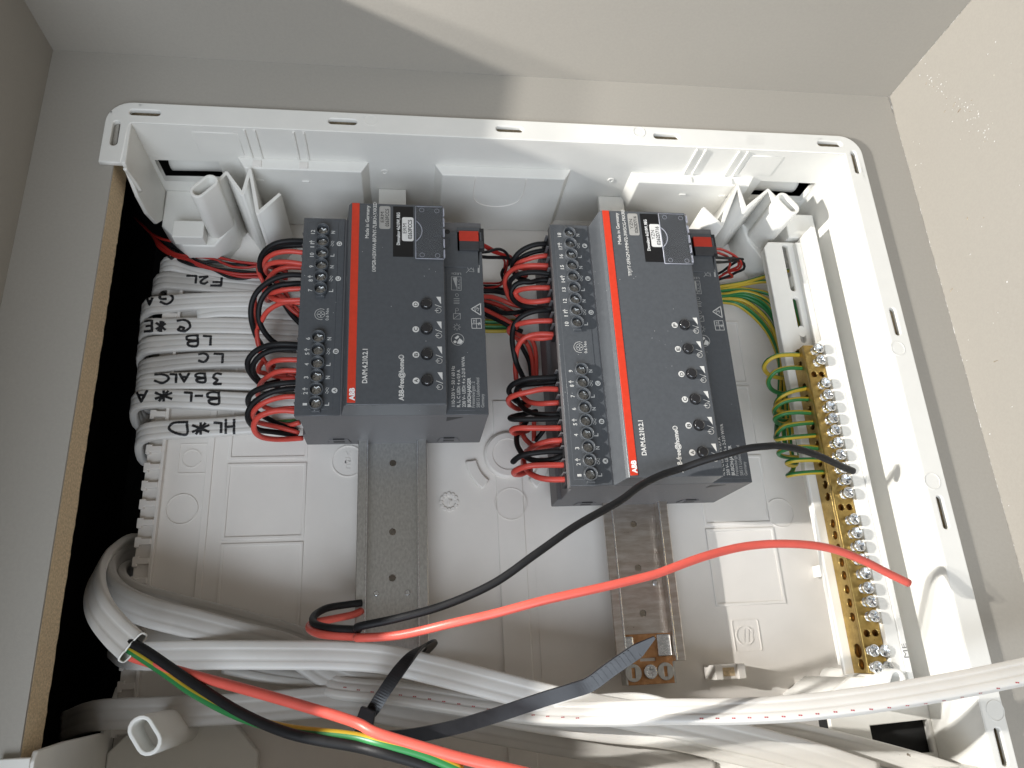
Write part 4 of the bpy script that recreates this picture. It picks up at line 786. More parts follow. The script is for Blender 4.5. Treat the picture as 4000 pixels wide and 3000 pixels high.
W_('r', FC, [(1170, 752, 27), (1110, 752, 27), (900, 742, 27), (760, 735, 25), (640, 720, 20)], 'tucked below the far-swinging red one ' + s2, G2)
W_('k', FC, [(1180, 815, 31), (1110, 810, 31), (950, 790, 31), (780, 792, 30), (640, 822, 27), (550, 885, 22), (515, 945, 16), (540, 1020, 8), (600, 1080, 0)], 'arching over at terminal 14 ' + s2, G2, 1.4)
W_('k', FC, [(1180, 905, 27), (1115, 900, 27), (950, 900, 26), (830, 930, 26), (700, 930, 25), (600, 970, 23), (545, 1060, 21), (560, 1160, 20), (640, 1240, 21), (760, 1285, 25), (1000, 1305, 28), (1150, 1310, 30), (1220, 1310, 30)], 'bending back in a U round the terminal 13 wires ' + s2, G2, 1.4)
W_('r', FC, [(1200, 1010, 30), (1140, 1010, 30), (950, 1010, 30), (780, 1018, 28), (650, 1045, 25), (600, 1085, 23), (640, 1150, 23), (750, 1205, 26), (900, 1212, 29), (1150, 1178, 30), (1220, 1175, 30)], 'bent into a D between terminals 13 and 12 ' + s2, G2, 1.4)
W_('k', FC, [(1220, 1330, 28), (1150, 1330, 28), (950, 1338, 29), (790, 1375, 28), (670, 1440, 26), (592, 1530, 23), (562, 1640, 21), (555, 1760, 20), (578, 1930, 19), (612, 2080, 16), (680, 2230, 9), (740, 2330, 2), (900, 2380, -5)], 'forming the long loop between terminals 11 and 9 ' + s2, G2, 1.4)
W_('r', FC, [(1240, 1490, 30), (1170, 1487, 30), (1000, 1487, 30), (800, 1502, 28), (640, 1535, 24), (540, 1580, 19), (510, 1640, 12), (600, 1720, 4), (740, 1790, -4)], 'looping out at terminal 10 ' + s2, G2, 1.4)
W_('r', FD, [(1250, 25, 30), (1190, 25, 30), (1000, 15, 30), (850, 30, 28), (725, 80, 26), (655, 165, 23), (622, 265, 19), (608, 390, 14), (602, 520, 9), (620, 700, 6), (660, 830, 8), (720, 930, 14), (820, 1000, 22), (950, 1020, 27), (1100, 1013, 30), (1265, 1002, 30), (1330, 1000, 30)], 'curving down and back in again below ' + s2, G2, 1.35)
W_('r', FD, [(1240, 55, 27), (1170, 57, 27), (1000, 82, 27), (850, 80, 25), (700, 50, 20), (600, 10, 12)], 'paired under the terminal 10 curve ' + s2, G2)
W_('k', FD, [(1300, 640, 31), (1235, 638, 31), (1000, 648, 31), (800, 660, 30), (650, 700, 27), (545, 760, 23), (507, 830, 18), (540, 905, 11), (620, 990, 4), (760, 1010, -4)], 'of the outer loop at terminal 9 ' + s2, G2, 1.4)
W_('k', FD, [(1300, 700, 28), (1225, 700, 28), (1000, 725, 27), (760, 745, 24), (640, 790, 16), (600, 900, 6)], 'lying under the terminal 9 loop ' + s2, G2, 1.4)
W_('r', FD, [(1310, 818, 31), (1245, 815, 31), (1000, 810, 32), (800, 850, 31), (620, 892, 28), (515, 940, 24), (503, 990, 18), (550, 1050, 11), (650, 1095, 4), (800, 1040, -4)], 'crossing over in front at terminal 8 ' + s2, G2, 1.4)
W_('k', FD, [(1340, 1172, 30), (1270, 1172, 30), (1100, 1178, 30), (900, 1168, 27), (760, 1115, 21), (675, 1035, 13), (630, 960, 5)], 'dropping into terminal 6 ' + s2, G2, 1.4)
W_('k', FD, [(1350, 1225, 31), (1275, 1230, 31), (1000, 1242, 31), (750, 1245, 30), (570, 1245, 27), (525, 1228, 23), (590, 1200, 15), (740, 1168, 3), (900, 1130, -6)], 'sticking out straight at terminal 5 ' + s2, G2, 1.4)
W_('r', FE, [(1360, 268, 31), (1290, 266, 31), (1000, 265, 31), (750, 265, 30), (610, 268, 27), (550, 295, 23), (575, 335, 17), (650, 340, 10), (780, 300, 0)], 'sticking out straight at terminal 4 ' + s2, G2, 1.45)
W_('k', FE, [(760, 180, -4), (660, 290, 6), (622, 380, 12), (622, 480, 16), (655, 570, 20), (720, 655, 23), (830, 720, 26), (1000, 738, 28), (1150, 715, 29), (1300, 660, 30), (1370, 640, 30)], 'curving up from terminal 2 behind the red one ' + s2, G2, 1.4)
W_('r', FE, [(690, 150, -4), (700, 300, 4), (740, 420, 8), (830, 500, 4), (940, 560, -4)], 'diving behind the terminal 3 entry ' + s2, G2)
W_('r', FE, [(1370, 440, 31), (1300, 442, 31), (1100, 452, 30), (950, 492, 27), (830, 555, 21), (750, 630, 12), (715, 720, 4), (720, 830, -4)], 'bowing away from terminal 3 ' + s2, G2, 1.4)
W_('r', FE, [(1370, 480, 27), (1300, 482, 27), (1100, 520, 25), (930, 545, 20), (820, 580, 10)], 'tucked below the red one bowing from the lower row ' + s2, G2)
W_('k', FE, [(1380, 600, 31), (1315, 600, 31), (1100, 602, 31), (900, 622, 30), (730, 650, 28), (630, 695, 25), (572, 742, 22), (580, 745, 17), (660, 670, 8), (800, 620, -3)], 'poking out to a tip at terminal 2 ' + s2, G2, 1.4)
W_('r', FE, [(1410, 800, 31), (1340, 800, 31), (1000, 798, 31), (800, 812, 30), (660, 850, 27), (585, 890, 23), (590, 928, 17), (680, 930, 10), (820, 870, 0)], 'curling tightly at terminal 2 ' + s2, G2, 1.45)
W_('r', FE, [(1430, 1005, 31), (1360, 1005, 31), (1100, 1005, 30), (950, 982, 28), (835, 932, 24), (765, 870, 18), (730, 790, 10), (722, 690, 2), (760, 600, -5)], 'rising from terminal 1 as the lowest one ' + s2, G2, 1.45)
# strands behind, between the two dimmers
for c, pts, t in (('r', [(700, 60, -5), (780, 180, -6), (830, 330, -7), (855, 520, -8), (870, 720, -9)], 'running down behind the long loop, left strand'), ('r', [(820, 60, -6), (880, 200, -7), (900, 400, -8), (905, 640, -9)], 'running down behind the long loop, right strand'), ('k', [(640, 100, -6), (720, 250, -7), (800, 420, -8), (830, 640, -10)], 'running down behind the long loop'), ('k', [(1020, 1380, -6), (960, 1470, -8), (880, 1560, -10)], 'glimpsed between terminals 4 and 5'), ('r', [(870, 1240, -8), (870, 1400, -9), (870, 1560, -10)], 'glimpsed vertical below terminal 6')):
    W_(c, FD, pts, '%s of the larger dimmer' % t, G2)
for c, pts, t in (('k', [(100, 1060, -9), (300, 1062, -7), (450, 1090, -4), (600, 1130, -6)], 'crossing highest between the two dimmers'), ('r', [(100, 1140, -8), (250, 1140, -6), (400, 1185, -4), (560, 1250, -4), (720, 1290, -6), (900, 1330, -8)], 'crossing highest between the two dimmers'), ('k', [(100, 1240, -8), (250, 1290, -6), (420, 1370, -3), (600, 1370, 0), (760, 1330, -4), (1000, 1310, -8)], 'crossing in the middle between the two dimmers'), ('r', [(100, 1290, -9), (260, 1370, -7), (420, 1450, -5), (560, 1530, -5), (640, 1600, -6)], 'crossing in the middle between the two dimmers'), ('k', [(100, 1360, -10), (260, 1430, -8), (420, 1510, -6), (540, 1580, -6), (700, 1640, -8)], 'crossing lowest between the two dimmers'), ('r', [(120, 1200, -10), (300, 1240, -9), (500, 1330, -8), (650, 1420, -9)], 'half hidden among the strands crossing between the two dimmers'), ('k', [(160, 1010, -11), (350, 1030, -11), (520, 1060, -10)], 'half hidden in the crossing strands between the two dimmers')):
    W_(c, FC, pts, t, 'strands crossing between the dimmers', 1.35)
for y, z, t in ((1490, -11, 'upper'), (1560, -11, 'middle'), (1625, -11, 'lower')):
    wire(fpts(FC, [(80, y, z), (250, y + 6, z), (450, y + 4, z), (640, y - 10, z - 1)]), 'yg', '%s green-yellow wire crossing between the two dimmers' % t, 1.3, 'strands crossing between the dimmers', tw0=random.choice((1.57, 4.71)))
# thin bus wires
GB = 'thin bus wires'
def thin(fr, pts, c, t, r=.62): wire(fpts(fr, pts), 'wblk' if c == 'k' else 'wdred', '%s thin bus wire %s' % ('black' if c == 'k' else 'red', t), r, GB, n=8)
s = 'beside the smaller dimmer'
thin(FC, [(90, 375, 38), (145, 388, 36), (280, 460, 30), (400, 520, 24), (520, 552, 18), (560, 600, 10)], 'r', 'leaving the plug, upper one ' + s, .75)
thin(FC, [(90, 405, 36), (150, 420, 34), (290, 500, 27), (400, 535, 22), (480, 560, 14)], 'r', 'leaving the plug, lower one ' + s, .75)
thin(FC, [(60, 500, 36), (120, 500, 35), (220, 490, 34), (330, 455, 33), (420, 470, 29), (490, 540, 22), (510, 640, 12)], 'k', 'humping up from the plug ' + s, .8)
thin(FC, [(80, 560, 30), (200, 572, 28), (360, 575, 24), (500, 590, 18), (520, 660, 10), (450, 720, 4), (405, 800, 0), (430, 900, -5)], 'k', 'sagging below the plug ' + s, .95)
thin(FC, [(400, 560, 20), (450, 640, 10), (440, 760, 2), (460, 880, -4)], 'r', 'turning down left of the big loops')
thin(FC, [(490, 600, 16), (480, 700, 8), (450, 820, 0), (400, 930, -6), (200, 945, -10), (60, 940, -11)], 'd', 'passing back under ' + s)
thin(FC, [(60, 975, -11), (220, 980, -9), (380, 975, -6), (440, 930, -3)], 'k', 'passing back under ' + s)
thin(FC, [(60, 1010, -11), (240, 1010, -8), (370, 980, -4), (430, 920, 0), (440, 860, 3)], 'r', 'lowest of those passing back under ' + s)
s = 'right of the larger dimmer'
thin(FK, [(1340, 715, 34), (1410, 715, 33), (1510, 708, 30), (1640, 755, 25), (1760, 830, 19), (1830, 920, 14), (1790, 1000, 8), (1640, 1040, 2), (1520, 1110, -3), (1400, 1180, -8)], 'r', 'arching highest ' + s, .72)
thin(FK, [(1340, 745, 32), (1410, 745, 31), (1550, 785, 25), (1645, 840, 18), (1665, 930, 12), (1640, 1030, 6), (1700, 1110, 0), (1580, 1130, -4), (1450, 1150, -8)], 'r', 'inside the arch ' + s, .72)
thin(FK, [(1560, 1075, -2), (1680, 1010, 4), (1780, 960, 9), (1790, 900, 13), (1700, 830, 20)], 'r', 'crossing the loop ' + s, .72)
thin(FK, [(1380, 822, 31), (1430, 828, 30), (1600, 842, 25), (1760, 848, 19), (1850, 860, 15)], 'k', 'running straight out ' + s, .8)
thin(FK, [(1420, 900, 28), (1500, 902, 26), (1650, 892, 21), (1780, 872, 17), (1865, 925, 13), (1862, 1000, 9), (1770, 1040, 5), (1650, 1100, 0), (1520, 1145, -4), (1400, 1200, -8)], 'k', 'closing the loop ' + s, .8)
thin(FK, [(1450, 1090, -5), (1560, 1030, 0), (1660, 955, 6), (1760, 890, 12)], 'k', 'crossing inside the loop ' + s, .8)
s = 'fanning in from the upper left corner'
TH = [('r', [(500, -60, -10), (700, -10, -9), (950, 110, -8), (1250, 190, -7), (1550, 260, -6), (1900, 300, -5), (2300, 330, -5)], 'topmost red'),
      ('k', [(520, -30, -11), (760, 60, -9), (1000, 140, -8), (1350, 210, -7), (1600, 270, -7), (1900, 330, -7), (2300, 370, -7)], 'topmost black'),
      ('r', [(500, 30, -10), (680, 150, -8), (900, 190, -7), (1200, 220, -7), (1500, 335, -7), (1700, 352, -6), (1900, 330, -6), (2300, 420, -6)], 'second red'),
      ('k', [(480, 20, -12), (640, 100, -9), (800, 220, -8), (960, 300, -7), (1200, 265, -7), (1500, 300, -8), (1900, 320, -8), (2300, 400, -8)], 'second black'),
      ('r', [(470, 50, -11), (620, 150, -9), (820, 210, -7), (1000, 290, -6), (1300, 390, -6), (1600, 445, -6), (1900, 450, -6), (2300, 520, -7)], 'third red'),
      ('r', [(450, 60, -12), (640, 180, -9), (860, 240, -7), (1020, 325, -7), (1300, 395, -7), (1600, 480, -7), (1900, 490, -7), (2300, 500, -8)], 'lowest red'),
      ('k', [(500, 0, -12), (700, 80, -10), (1000, 250, -7), (1200, 350, -7), (1500, 390, -7), (1800, 420, -8), (2300, 450, -9)], 'third black'),
      ('k', [(440, 40, -13), (680, 215, -10), (900, 310, -8), (1200, 372, -8), (1450, 490, -8), (1650, 512, -8), (1900, 470, -8), (2300, 470, -9)], 'lowest black')]
for i, (c, pts, t) in enumerate(TH):
    st_ = [(90 + i * 9, -380 + i * 6, -40), (200 + i * 12, -270 + i * 12, -26), (340 + i * 8, -140 + i * 14, -17)]
    wire(fpts(FH, st_ + pts), 'wblk' if c == 'k' else 'wdred', '%s of the thin bus wires %s' % (t, s), .78, GB, n=8)
# ---- earth wires to the brass bar
GE = 'green-yellow wires on the brass bar'
def ew(pts, label, tw=0.006, r=1.22): wire(pts, 'yg', label, r, GE, tw=tw, tw0=random.choice((1.57, 4.71)) + random.uniform(-.5, .5))
LP = [(FG, [(870, 505, 28.5), (800, 500, 28.5), (640, 500, 29), (480, 520, 29), (370, 580, 27), (312, 670, 22), (360, 770, 15), (500, 825, 9), (700, 840, 5)], 'highest loop into the brass bar'),
      (FG, [(900, 692, 28.5), (830, 690, 28.5), (650, 690, 29), (470, 745, 28), (380, 850, 24), (385, 950, 18), (470, 1030, 12), (620, 1060, 8), (760, 1060, 5)], 'second highest loop into the brass bar'),
      (FG, [(970, 960, 28.5), (900, 985, 28.5), (740, 1020, 29), (580, 1085, 27), (490, 1180, 22), (500, 1290, 14), (620, 1330, 8)], 'third loop from the top of the brass bar'),
      (FG, [(1000, 1135, 28.5), (930, 1138, 28.5), (760, 1142, 29), (580, 1185, 27), (470, 1270, 23), (470, 1360, 17), (560, 1440, 10), (700, 1450, 5)], 'fourth loop from the top of the brass bar'),
      (FG, [(1040, 1335, 28.5), (980, 1335, 28.5), (800, 1328, 29), (610, 1345, 28), (480, 1400, 24), (490, 1470, 18), (610, 1500, 12), (720, 1440, 7)], 'fifth loop from the top of the brass bar'),
      (FF, [(720, 165, 28.5), (650, 182, 28.5), (420, 205, 29), (220, 250, 28), (140, 330, 24), (130, 430, 16), (180, 520, 8)], 'sixth loop from the top of the brass bar'),
      (FF, [(760, 365, 28.5), (690, 370, 28.5), (420, 392, 29), (220, 412, 28), (125, 425, 23), (120, 340, 15), (125, 200, 9), (130, 60, 5)], 'flat loop into the middle of the brass bar'),
      (FF, [(800, 565, 28.5), (740, 555, 28.5), (520, 535, 29), (300, 560, 28), (170, 605, 24), (165, 650, 18), (260, 680, 12), (480, 692, 6)], 'loop crossed by the black wire at the brass bar'),
      (FF, [(850, 725, 28.5), (790, 727, 28.5), (560, 722, 29), (350, 738, 27), (275, 765, 23), (320, 800, 17), (400, 790, 10), (420, 700, 5)], 'second lowest loop into the brass bar'),
      (FF, [(890, 893, 28.5), (830, 897, 28.5), (560, 908, 29), (340, 935, 27), (285, 950, 22), (350, 890, 14), (375, 800, 9), (370, 680, 5)], 'lowest loop into the brass bar')]
for fr, pts, t in LP: ew(fpts(fr, pts), 'green-yellow wire making the ' + t)
FAN = [[(240, 205, -9), (340, 188, -8), (480, 165, -6), (630, 122, -2), (760, 90, 2)], [(240, 205, -10), (345, 205, -9), (480, 175, -7), (640, 158, -3), (760, 200, 0), (800, 330, 2), (850, 480, 3)],
       [(240, 225, -10), (350, 212, -9), (480, 205, -8), (650, 240, -5), (780, 340, -3), (840, 480, -2)], [(240, 240, -10), (355, 238, -9), (500, 222, -7), (640, 280, -4), (710, 400, -2), (740, 560, 0), (755, 800, 1)],
       [(240, 255, -11), (360, 255, -10), (500, 258, -9), (620, 330, -7), (690, 440, -5), (720, 600, -3), (750, 900, -2), (780, 1100, -2)], [(240, 262, -11), (362, 262, -10), (480, 275, -9), (590, 350, -7), (670, 460, -5), (715, 620, -3), (735, 760, -2), (750, 1000, -2), (790, 1300, -2)],
       [(240, 275, -11), (365, 275, -11), (470, 300, -10), (570, 375, -9), (650, 480, -8), (700, 620, -6), (700, 900, -3), (690, 1100, 0)], [(240, 285, -12), (368, 285, -11), (440, 300, -11), (540, 370, -10), (640, 490, -9), (700, 650, -7), (720, 900, -5), (730, 1100, -3), (740, 1200, -2)],
       [(240, 245, -10), (357, 246, -9), (490, 238, -8), (600, 285, -6), (670, 370, -4), (720, 520, -3), (770, 780, -3), (800, 1000, -3), (830, 1250, -3)]]
for i, pts in enumerate(FAN):
    ew(fpts(Z6, pts), 'green-yellow wire fanning out right of the larger dimmer, %s from the top' % ('first', 'second', 'third', 'fourth', 'fifth', 'sixth', 'seventh', 'eighth', 'ninth')[i], .008, 1.25)
# ---- the two long loose wires lying over everything
wire([Z7(2230, 640, 2), Z7(2150, 650, 5), Z7(2020, 672, 14), Z7(1940, 720, 26), Z7(1945, 770, 38), Z7(2050, 797, 46), Z7(2212, 803, 52), Z8(150, 790, 58), Z8(400, 735, 64), Z8(700, 650, 69), Z8(1000, 515, 73), Z8(1250, 340, 75), Z8(1500, 165, 74), Z8(1780, 5, 69), FO(0, 1285, 66), FO(300, 1130, 63.5), FO(600, 1030, 62.5), FO(900, 925, 66), FO(1250, 825, 70), FO(1560, 740, 72), FO(1850, 710, 72), FF(100, 520, 71), FF(330, 545, 69), FF(620, 625, 65), FF(900, 740, 60), FF(1100, 835, 55), FF(1225, 885, 52)], 'wblk', 'long loose black wire crossing the larger dimmer and ending over the brass bar', 1.65, 'long loose wires')
wire([Z7(2230, 690, 0), Z7(2180, 712, 4), Z7(2050, 740, 14), Z7(1930, 765, 24), Z7(1912, 800, 34), Z7(1990, 835, 44), Z7(2212, 850, 52), Z8(150, 855, 58), Z8(400, 840, 65), Z8(740, 765, 77), Z8(1000, 705, 82), Z8(1300, 625, 86), Z8(1700, 535, 88), Z8(2000, 460, 88), Z9(0, 440, 88), Z9(250, 350, 87), Z9(500, 290, 85), Z9(750, 275, 84), Z9(1000, 300, 82), Z9(1200, 370, 79), Z9(1380, 460, 76), Z9(1500, 518, 74)], 'wpink', 'long loose red wire crossing both rails and ending over the brass bar', 1.72, 'long loose wires')
# ---- flat white cables at the left
HALF = 2.25
def flat(pts, w, mat, label, group, wd=Vector((0, 1, 0)), h=4.6, step=2.2):
    o = sweep('flat_cable', pts, tri_sec(w, h), M[mat], wd=wd, step=step); setp(o, label, 'cable', group); return o
GL = 'marked cables along the left edge'
zc = ZB + 3.7
def left_cable(fr, top, w, mat, label, bendy, z=zc):
    # top: readings along the centre line from right to left; then it folds round the toothed edge and away below
    P = [fr(x, y, z + HALF) - Vector((0, 0, HALF)) for x, y in top]
    P = [Vector((-28, P[0].y - .8, z - .3))] + P
    e = P[-1]; by = bendy
    P[-1] = Vector((e.x, e.y, z + 1.6)) 
    P += [Vector((e.x - 4.2, e.y + by * .12, z - .8)), Vector((e.x - 5.4, e.y + by * .45, z - 6)), Vector((e.x - 3.6, e.y + by * .8, z - 11.5)), Vector((e.x + 6, e.y + by, z - 15)), Vector((e.x + 40, e.y + by * 1.2, z - 16))]
    return flat(P, w, mat, label, GL)
CB = {}
CB['A'] = left_cable(FH, [(1500, 480), (1000, 370), (800, 310), (620, 290)], 10.0, 'cable', 'topmost white cable, partly hidden under the thin bus wires', -9)
CB['F2L'] = left_cable(FH, [(2300, 690), (1900, 640), (1500, 600), (1100, 560), (700, 525), (520, 535)], 10.4, 'cablegrey', 'greyish flat cable marked F2L in black handwriting', -10)
CB['G'] = left_cable(FH, [(2300, 790), (1800, 795), (1300, 805), (800, 830), (500, 860), (360, 890)], 10.0, 'cable', 'white flat cable marked with a G below the F2L cable', -12, zc + .8)
CB['C'] = left_cable(FH, [(2500, 1215), (2200, 1200), (1400, 1172), (900, 1172), (500, 1185), (330, 1200)], 9.6, 'cable', 'white flat cable marked with a C and a star', -8)
CB['LB'] = left_cable(FH, [(2300, 1430), (1850, 1415), (1400, 1408), (900, 1412), (500, 1435), (300, 1475)], 9.6, 'cable', 'white flat cable marked LB', -10)
CB['LC'] = left_cable(Z4, [(1800, 640), (1550, 630), (1200, 640), (1000, 660), (920, 680)], 9.0, 'cablegrey', 'greyish flat cable marked LC', -8)
CB['BALC'] = left_cable(Z4, [(1800, 775), (1560, 768), (1300, 762), (1000, 770), (910, 780)], 9.8, 'cable', 'white flat cable marked 3BALC', -9)
CB['BL'] = left_cable(Z4, [(1800, 905), (1530, 895), (1200, 880), (960, 872), (880, 885)], 10.2, 'cable', 'white flat cable marked B-L and a star, second from the bottom', -10, zc + .8)
CB['HL'] = left_cable(Z4, [(1850, 1010), (1600, 1030), (1300, 1052), (1000, 1068), (915, 1085)], 10.0, 'cable', 'lowest marked flat cable, reading HL and a star', -12)
o = flat([FH(x, y, zc) for x, y in ((2600, 1020), (2200, 1000), (1750, 965), (1300, 960), (1000, 1010))], 10, 'cabledirt', 'scuffed flat cable half hidden between the G and C cables', GL)
# handwriting: strokes in a unit box (x right, y up), written upside down on the cables
STR = {'F': [[(0, 0), (.05, 1), (.9, 1)], [(.05, .55), (.7, .55)]], '2': [[(.05, .8), (.4, 1), (.85, .8), (.6, .4), (.05, 0), (.95, .05)]], 'L': [[(.15, 1), (.1, .05), (.9, 0)]], 'G': [[(.95, .85), (.5, 1), (.08, .65), (.1, .2), (.5, 0), (.95, .12), (.95, .45), (.6, .45)]],
       'C': [[(.95, .85), (.5, 1), (.08, .65), (.1, .25), (.5, 0), (.95, .1)]], 'c': [[(.75, .65), (.95, .85), (.7, 1), (.4, .98), (.08, .6), (.15, .2), (.5, 0), (.98, .08)], [(.95, .85), (.8, .6), (.5, .7), (.6, .95)]], '*': [[(.5, 0), (.5, 1)], [(.05, .2), (.95, .8)], [(.05, .8), (.95, .2)], [(.25, .02), (.75, .98)]], 'E': [[(.9, 0), (.1, 0), (.1, 1), (.9, 1)], [(.1, .5), (.7, .5)]],
       'B': [[(.1, 0), (.12, 1), (.7, .95), (.8, .7), (.15, .52), (.85, .4), (.9, .15), (.6, 0), (.1, 0)]], '3': [[(.1, .95), (.8, .95), (.45, .6), (.9, .35), (.6, 0), (.1, .08)]], 'A': [[(0, 0), (.5, 1), (1, 0)], [(.2, .4), (.8, .4)]], '-': [[(0, .5), (1, .5)]], 'D': [[(.1, 0), (.1, 1), (.6, .92), (.98, .55), (.75, .1), (.1, 0)]], 'H': [[(.08, 0), (.1, 1)], [(.9, 0), (.92, 1)], [(.08, .5), (.9, .55)]]}
bpy.context.view_layer.update()
def write(key, fr, items, w=1.35):
    ob = CB[key]; bm = bmesh.new(); bm.from_mesh(ob.data); tree = BVHTree.FromBMesh(bm); bm.free()
    for ch, x0, x1, y0, y1 in items:
        hh = y1 - y0; y0, y1 = y0 + hh * .11, y1 - hh * .03
        V = []; F = []
        for st in STR[ch]:
            P = [(q.x, q.y) for q in cr([(a[0] + random.uniform(-.03, .03), a[1] + random.uniform(-.03, .03), 0) for a in st], .05)] if len(st) > 4 else []
            if not P:
                for a, b in zip(st[:-1], st[1:]):
                    n = 18
                    for k in range(n + (1 if b is st[-1] else 0)): P.append((a[0] + (b[0] - a[0]) * k / n, a[1] + (b[1] - a[1]) * k / n))
            Q = []
            for (px, py) in P:
                q = fr(x1 - px * (x1 - x0), y0 + py * (y1 - y0), zc + HALF)
                Q.append(q)
            def drop(p):
                h = tree.ray_cast(Vector((p.x * S, p.y * S, .05)), Vector((0, 0, -1)))
                return Vector((p.x, p.y, h[0].z / S + .28)) if h[0] is not None and h[0].z / S > zc - 7 else None
            for i in range(len(Q)):
                t = (Q[min(i + 1, len(Q) - 1)] - Q[max(0, i - 1)]); t.z = 0; t.normalize(); n = Vector((-t.y, t.x, 0)) * w / 2 * random.uniform(.85, 1.1)
                e = t * (w * .35 if i == len(Q) - 1 else (-w * .35 if i == 0 else 0))
                a, c, b = drop(Q[i] + n + e), drop(Q[i] + e), drop(Q[i] - n + e)
                if i == 0: prev = None
                if a is None or b is None or c is None: prev = None; continue
                k = len(V); V += [a, c, b]
                if prev is not None: F += [(prev, prev + 1, k + 1, k), (prev + 1, prev + 2, k + 2, k + 1)]
                prev = k
        if F: mesh('handwritten_letter', V, F, M['marker'], ob)
write('F2L', FH, [('F', 1180, 1350, 490, 615), ('2', 1030, 1150, 470, 590), ('L', 835, 1000, 455, 575)])
write('G', FH, [('G', 470, 660, 725, 895), ('A', 290, 370, 810, 920)])
write('C', FH, [('c', 712, 905, 1085, 1275), ('*', 415, 540, 1120, 1275), ('E', 235, 370, 1115, 1290)])
write('LB', FH, [('L', 1080, 1205, 1322, 1470), ('B', 825, 1020, 1312, 1485)])
write('LC', Z4, [('L', 1318, 1382, 597, 660), ('C', 1225, 1288, 596, 658)])
write('BALC', Z4, [('3', 1310, 1370, 718, 795), ('B', 1200, 1272, 718, 780), ('A', 1108, 1165, 720, 778), ('L', 1048, 1092, 722, 780), ('C', 955, 1045, 724, 785)])
write('BL', Z4, [('B', 1275, 1358, 835, 920), ('-', 1210, 1250, 840, 890), ('L', 1138, 1190, 840, 900), ('*', 960, 1065, 830, 898), ('A', 848, 915, 832, 912)])
write('HL', Z4, [('H', 1388, 1450, 1002, 1095), ('L', 1318, 1372, 1022, 1090), ('*', 1185, 1292, 1025, 1100), ('D', 1040, 1165, 1016, 1102)])
write('A', FH, [('A', 590, 690, 200, 250)])
# ---- cables at the bottom
GC = 'cables bundled along the bottom'
def fc(spec, w, mat, label, wd=Vector((0, 1, 0)), h=4.6): return flat([f(x, y, z) for f, x, y, z in spec], w, mat, label, GC, wd=wd, h=h)
fc([(Z7, 960, 330, -34), (Z7, 820, 275, -30), (Z7, 690, 345, -18), (Z7, 610, 450, 0), (Z7, 585, 560, 16), (Z7, 620, 690, 30), (Z7, 720, 820, 40), (Z7, 820, 915, 46)], 12.5, 'cable', 'white cable cut open at its end, curving up at the lower left', wd=(Vector((.25, .55, .8)), Vector((.75, .65, .05))))
cut = [o for o in bpy.data.objects if o.get('label', '').startswith('white cable cut open')][0]
bm = bmesh.new(); bm.from_mesh(cut.data); bm.faces.ensure_lookup_table()
cap = [f for f in bm.faces if len(f.verts) > 20]; cap.sort(key=lambda f: f.calc_center_median().z)
rim = [v.co.copy() / S for v in cap[-1].verts]; bm.faces.remove(cap[-1]); bm.to_mesh(cut.data); bm.free()
sweep('sheath_rim', rim + [rim[0]], rsec(.42, 6), M['white'], cut, step=.6)
fc([(Z7, 960, 400, -34), (Z7, 800, 345, -28), (Z7, 700, 420, -16), (Z7, 680, 520, -4), (Z7, 740, 610, 6), (Z7, 900, 690, 11), (Z7, 1200, 770, 11), (Z7, 1500, 850, 9), (Z7, 1800, 935, 6), (Z8, 0, 1090, 4), (Z8, 400, 1200, 4), (Z8, 900, 1320, 6), (Z8, 1500, 1420, 12), (Z9, 100, 1470, 20), (Z9, 800, 1640, 30)], 12.8, 'cablegrey', 'thick greyish cable bending round the toothed edge, second at the lower left')
fc([(Z7, 960, 470, -34), (Z7, 820, 440, -30), (Z7, 745, 500, -16), (Z7, 790, 570, -6), (Z7, 1000, 640, -4), (Z7, 1400, 740, -4), (Z7, 1800, 850, -5), (Z8, 100, 1000, -6), (Z8, 500, 1130, -7)], 11.5, 'cablegrey', 'greyish cable innermost at the bend beside the toothed edge')
fc([(Z7, 700, 900, -24), (Z7, 780, 955, -4), (Z7, 900, 965, 8), (Z7, 1300, 960, 14), (Z7, 1800, 962, 16), (Z8, 0, 965, 17), (Z8, 300, 985, 19), (Z8, 650, 1060, 22), (Z8, 1000, 1150, 25), (Z8, 1400, 1250, 29), (Z8, 1900, 1345, 33), (Z9, 0, 1372, 34), (Z9, 400, 1460, 38), (Z9, 900, 1590, 42), (Z9, 1300, 1720, 46)], 12.4, 'cable', 'white cable sweeping along the bottom on top of the bundle')
fc([(Z7, 1400, 1010, -6), (Z7, 1700, 1075, -2), (Z7, 2000, 1120, 2), (Z8, 0, 1155, 6), (Z8, 400, 1200, 10), (Z8, 900, 1275, 18), (Z8, 1300, 1320, 28), (Z8, 1700, 1325, 40), (Z9, 0, 1312, 52), (Z9, 400, 1310, 62), (Z9, 800, 1290, 70), (Z9, 1200, 1245, 76), (Z9, 1700, 1165, 82), (Z9, 2230, 1060, 86), (Z9, 2700, 950, 88)], 10.2, 'cable', 'white cable dotted with red marks leaving over the right edge', wd=Vector((0, .84, -.54)))
fc([(Z7, 400, 1400, -20), (Z7, 600, 1335, -2), (Z7, 1000, 1315, 4), (Z7, 1500, 1290, 6), (Z7, 2200, 1250, 6), (Z8, 300, 1290, 6), (Z8, 800, 1380, 8), (Z8, 1300, 1470, 12), (Z8, 1800, 1560, 18), (Z9, 0, 1630, 24), (Z9, 300, 1720, 28)], 13, 'cablegrey', 'greyish cable lying lowest along the bottom')
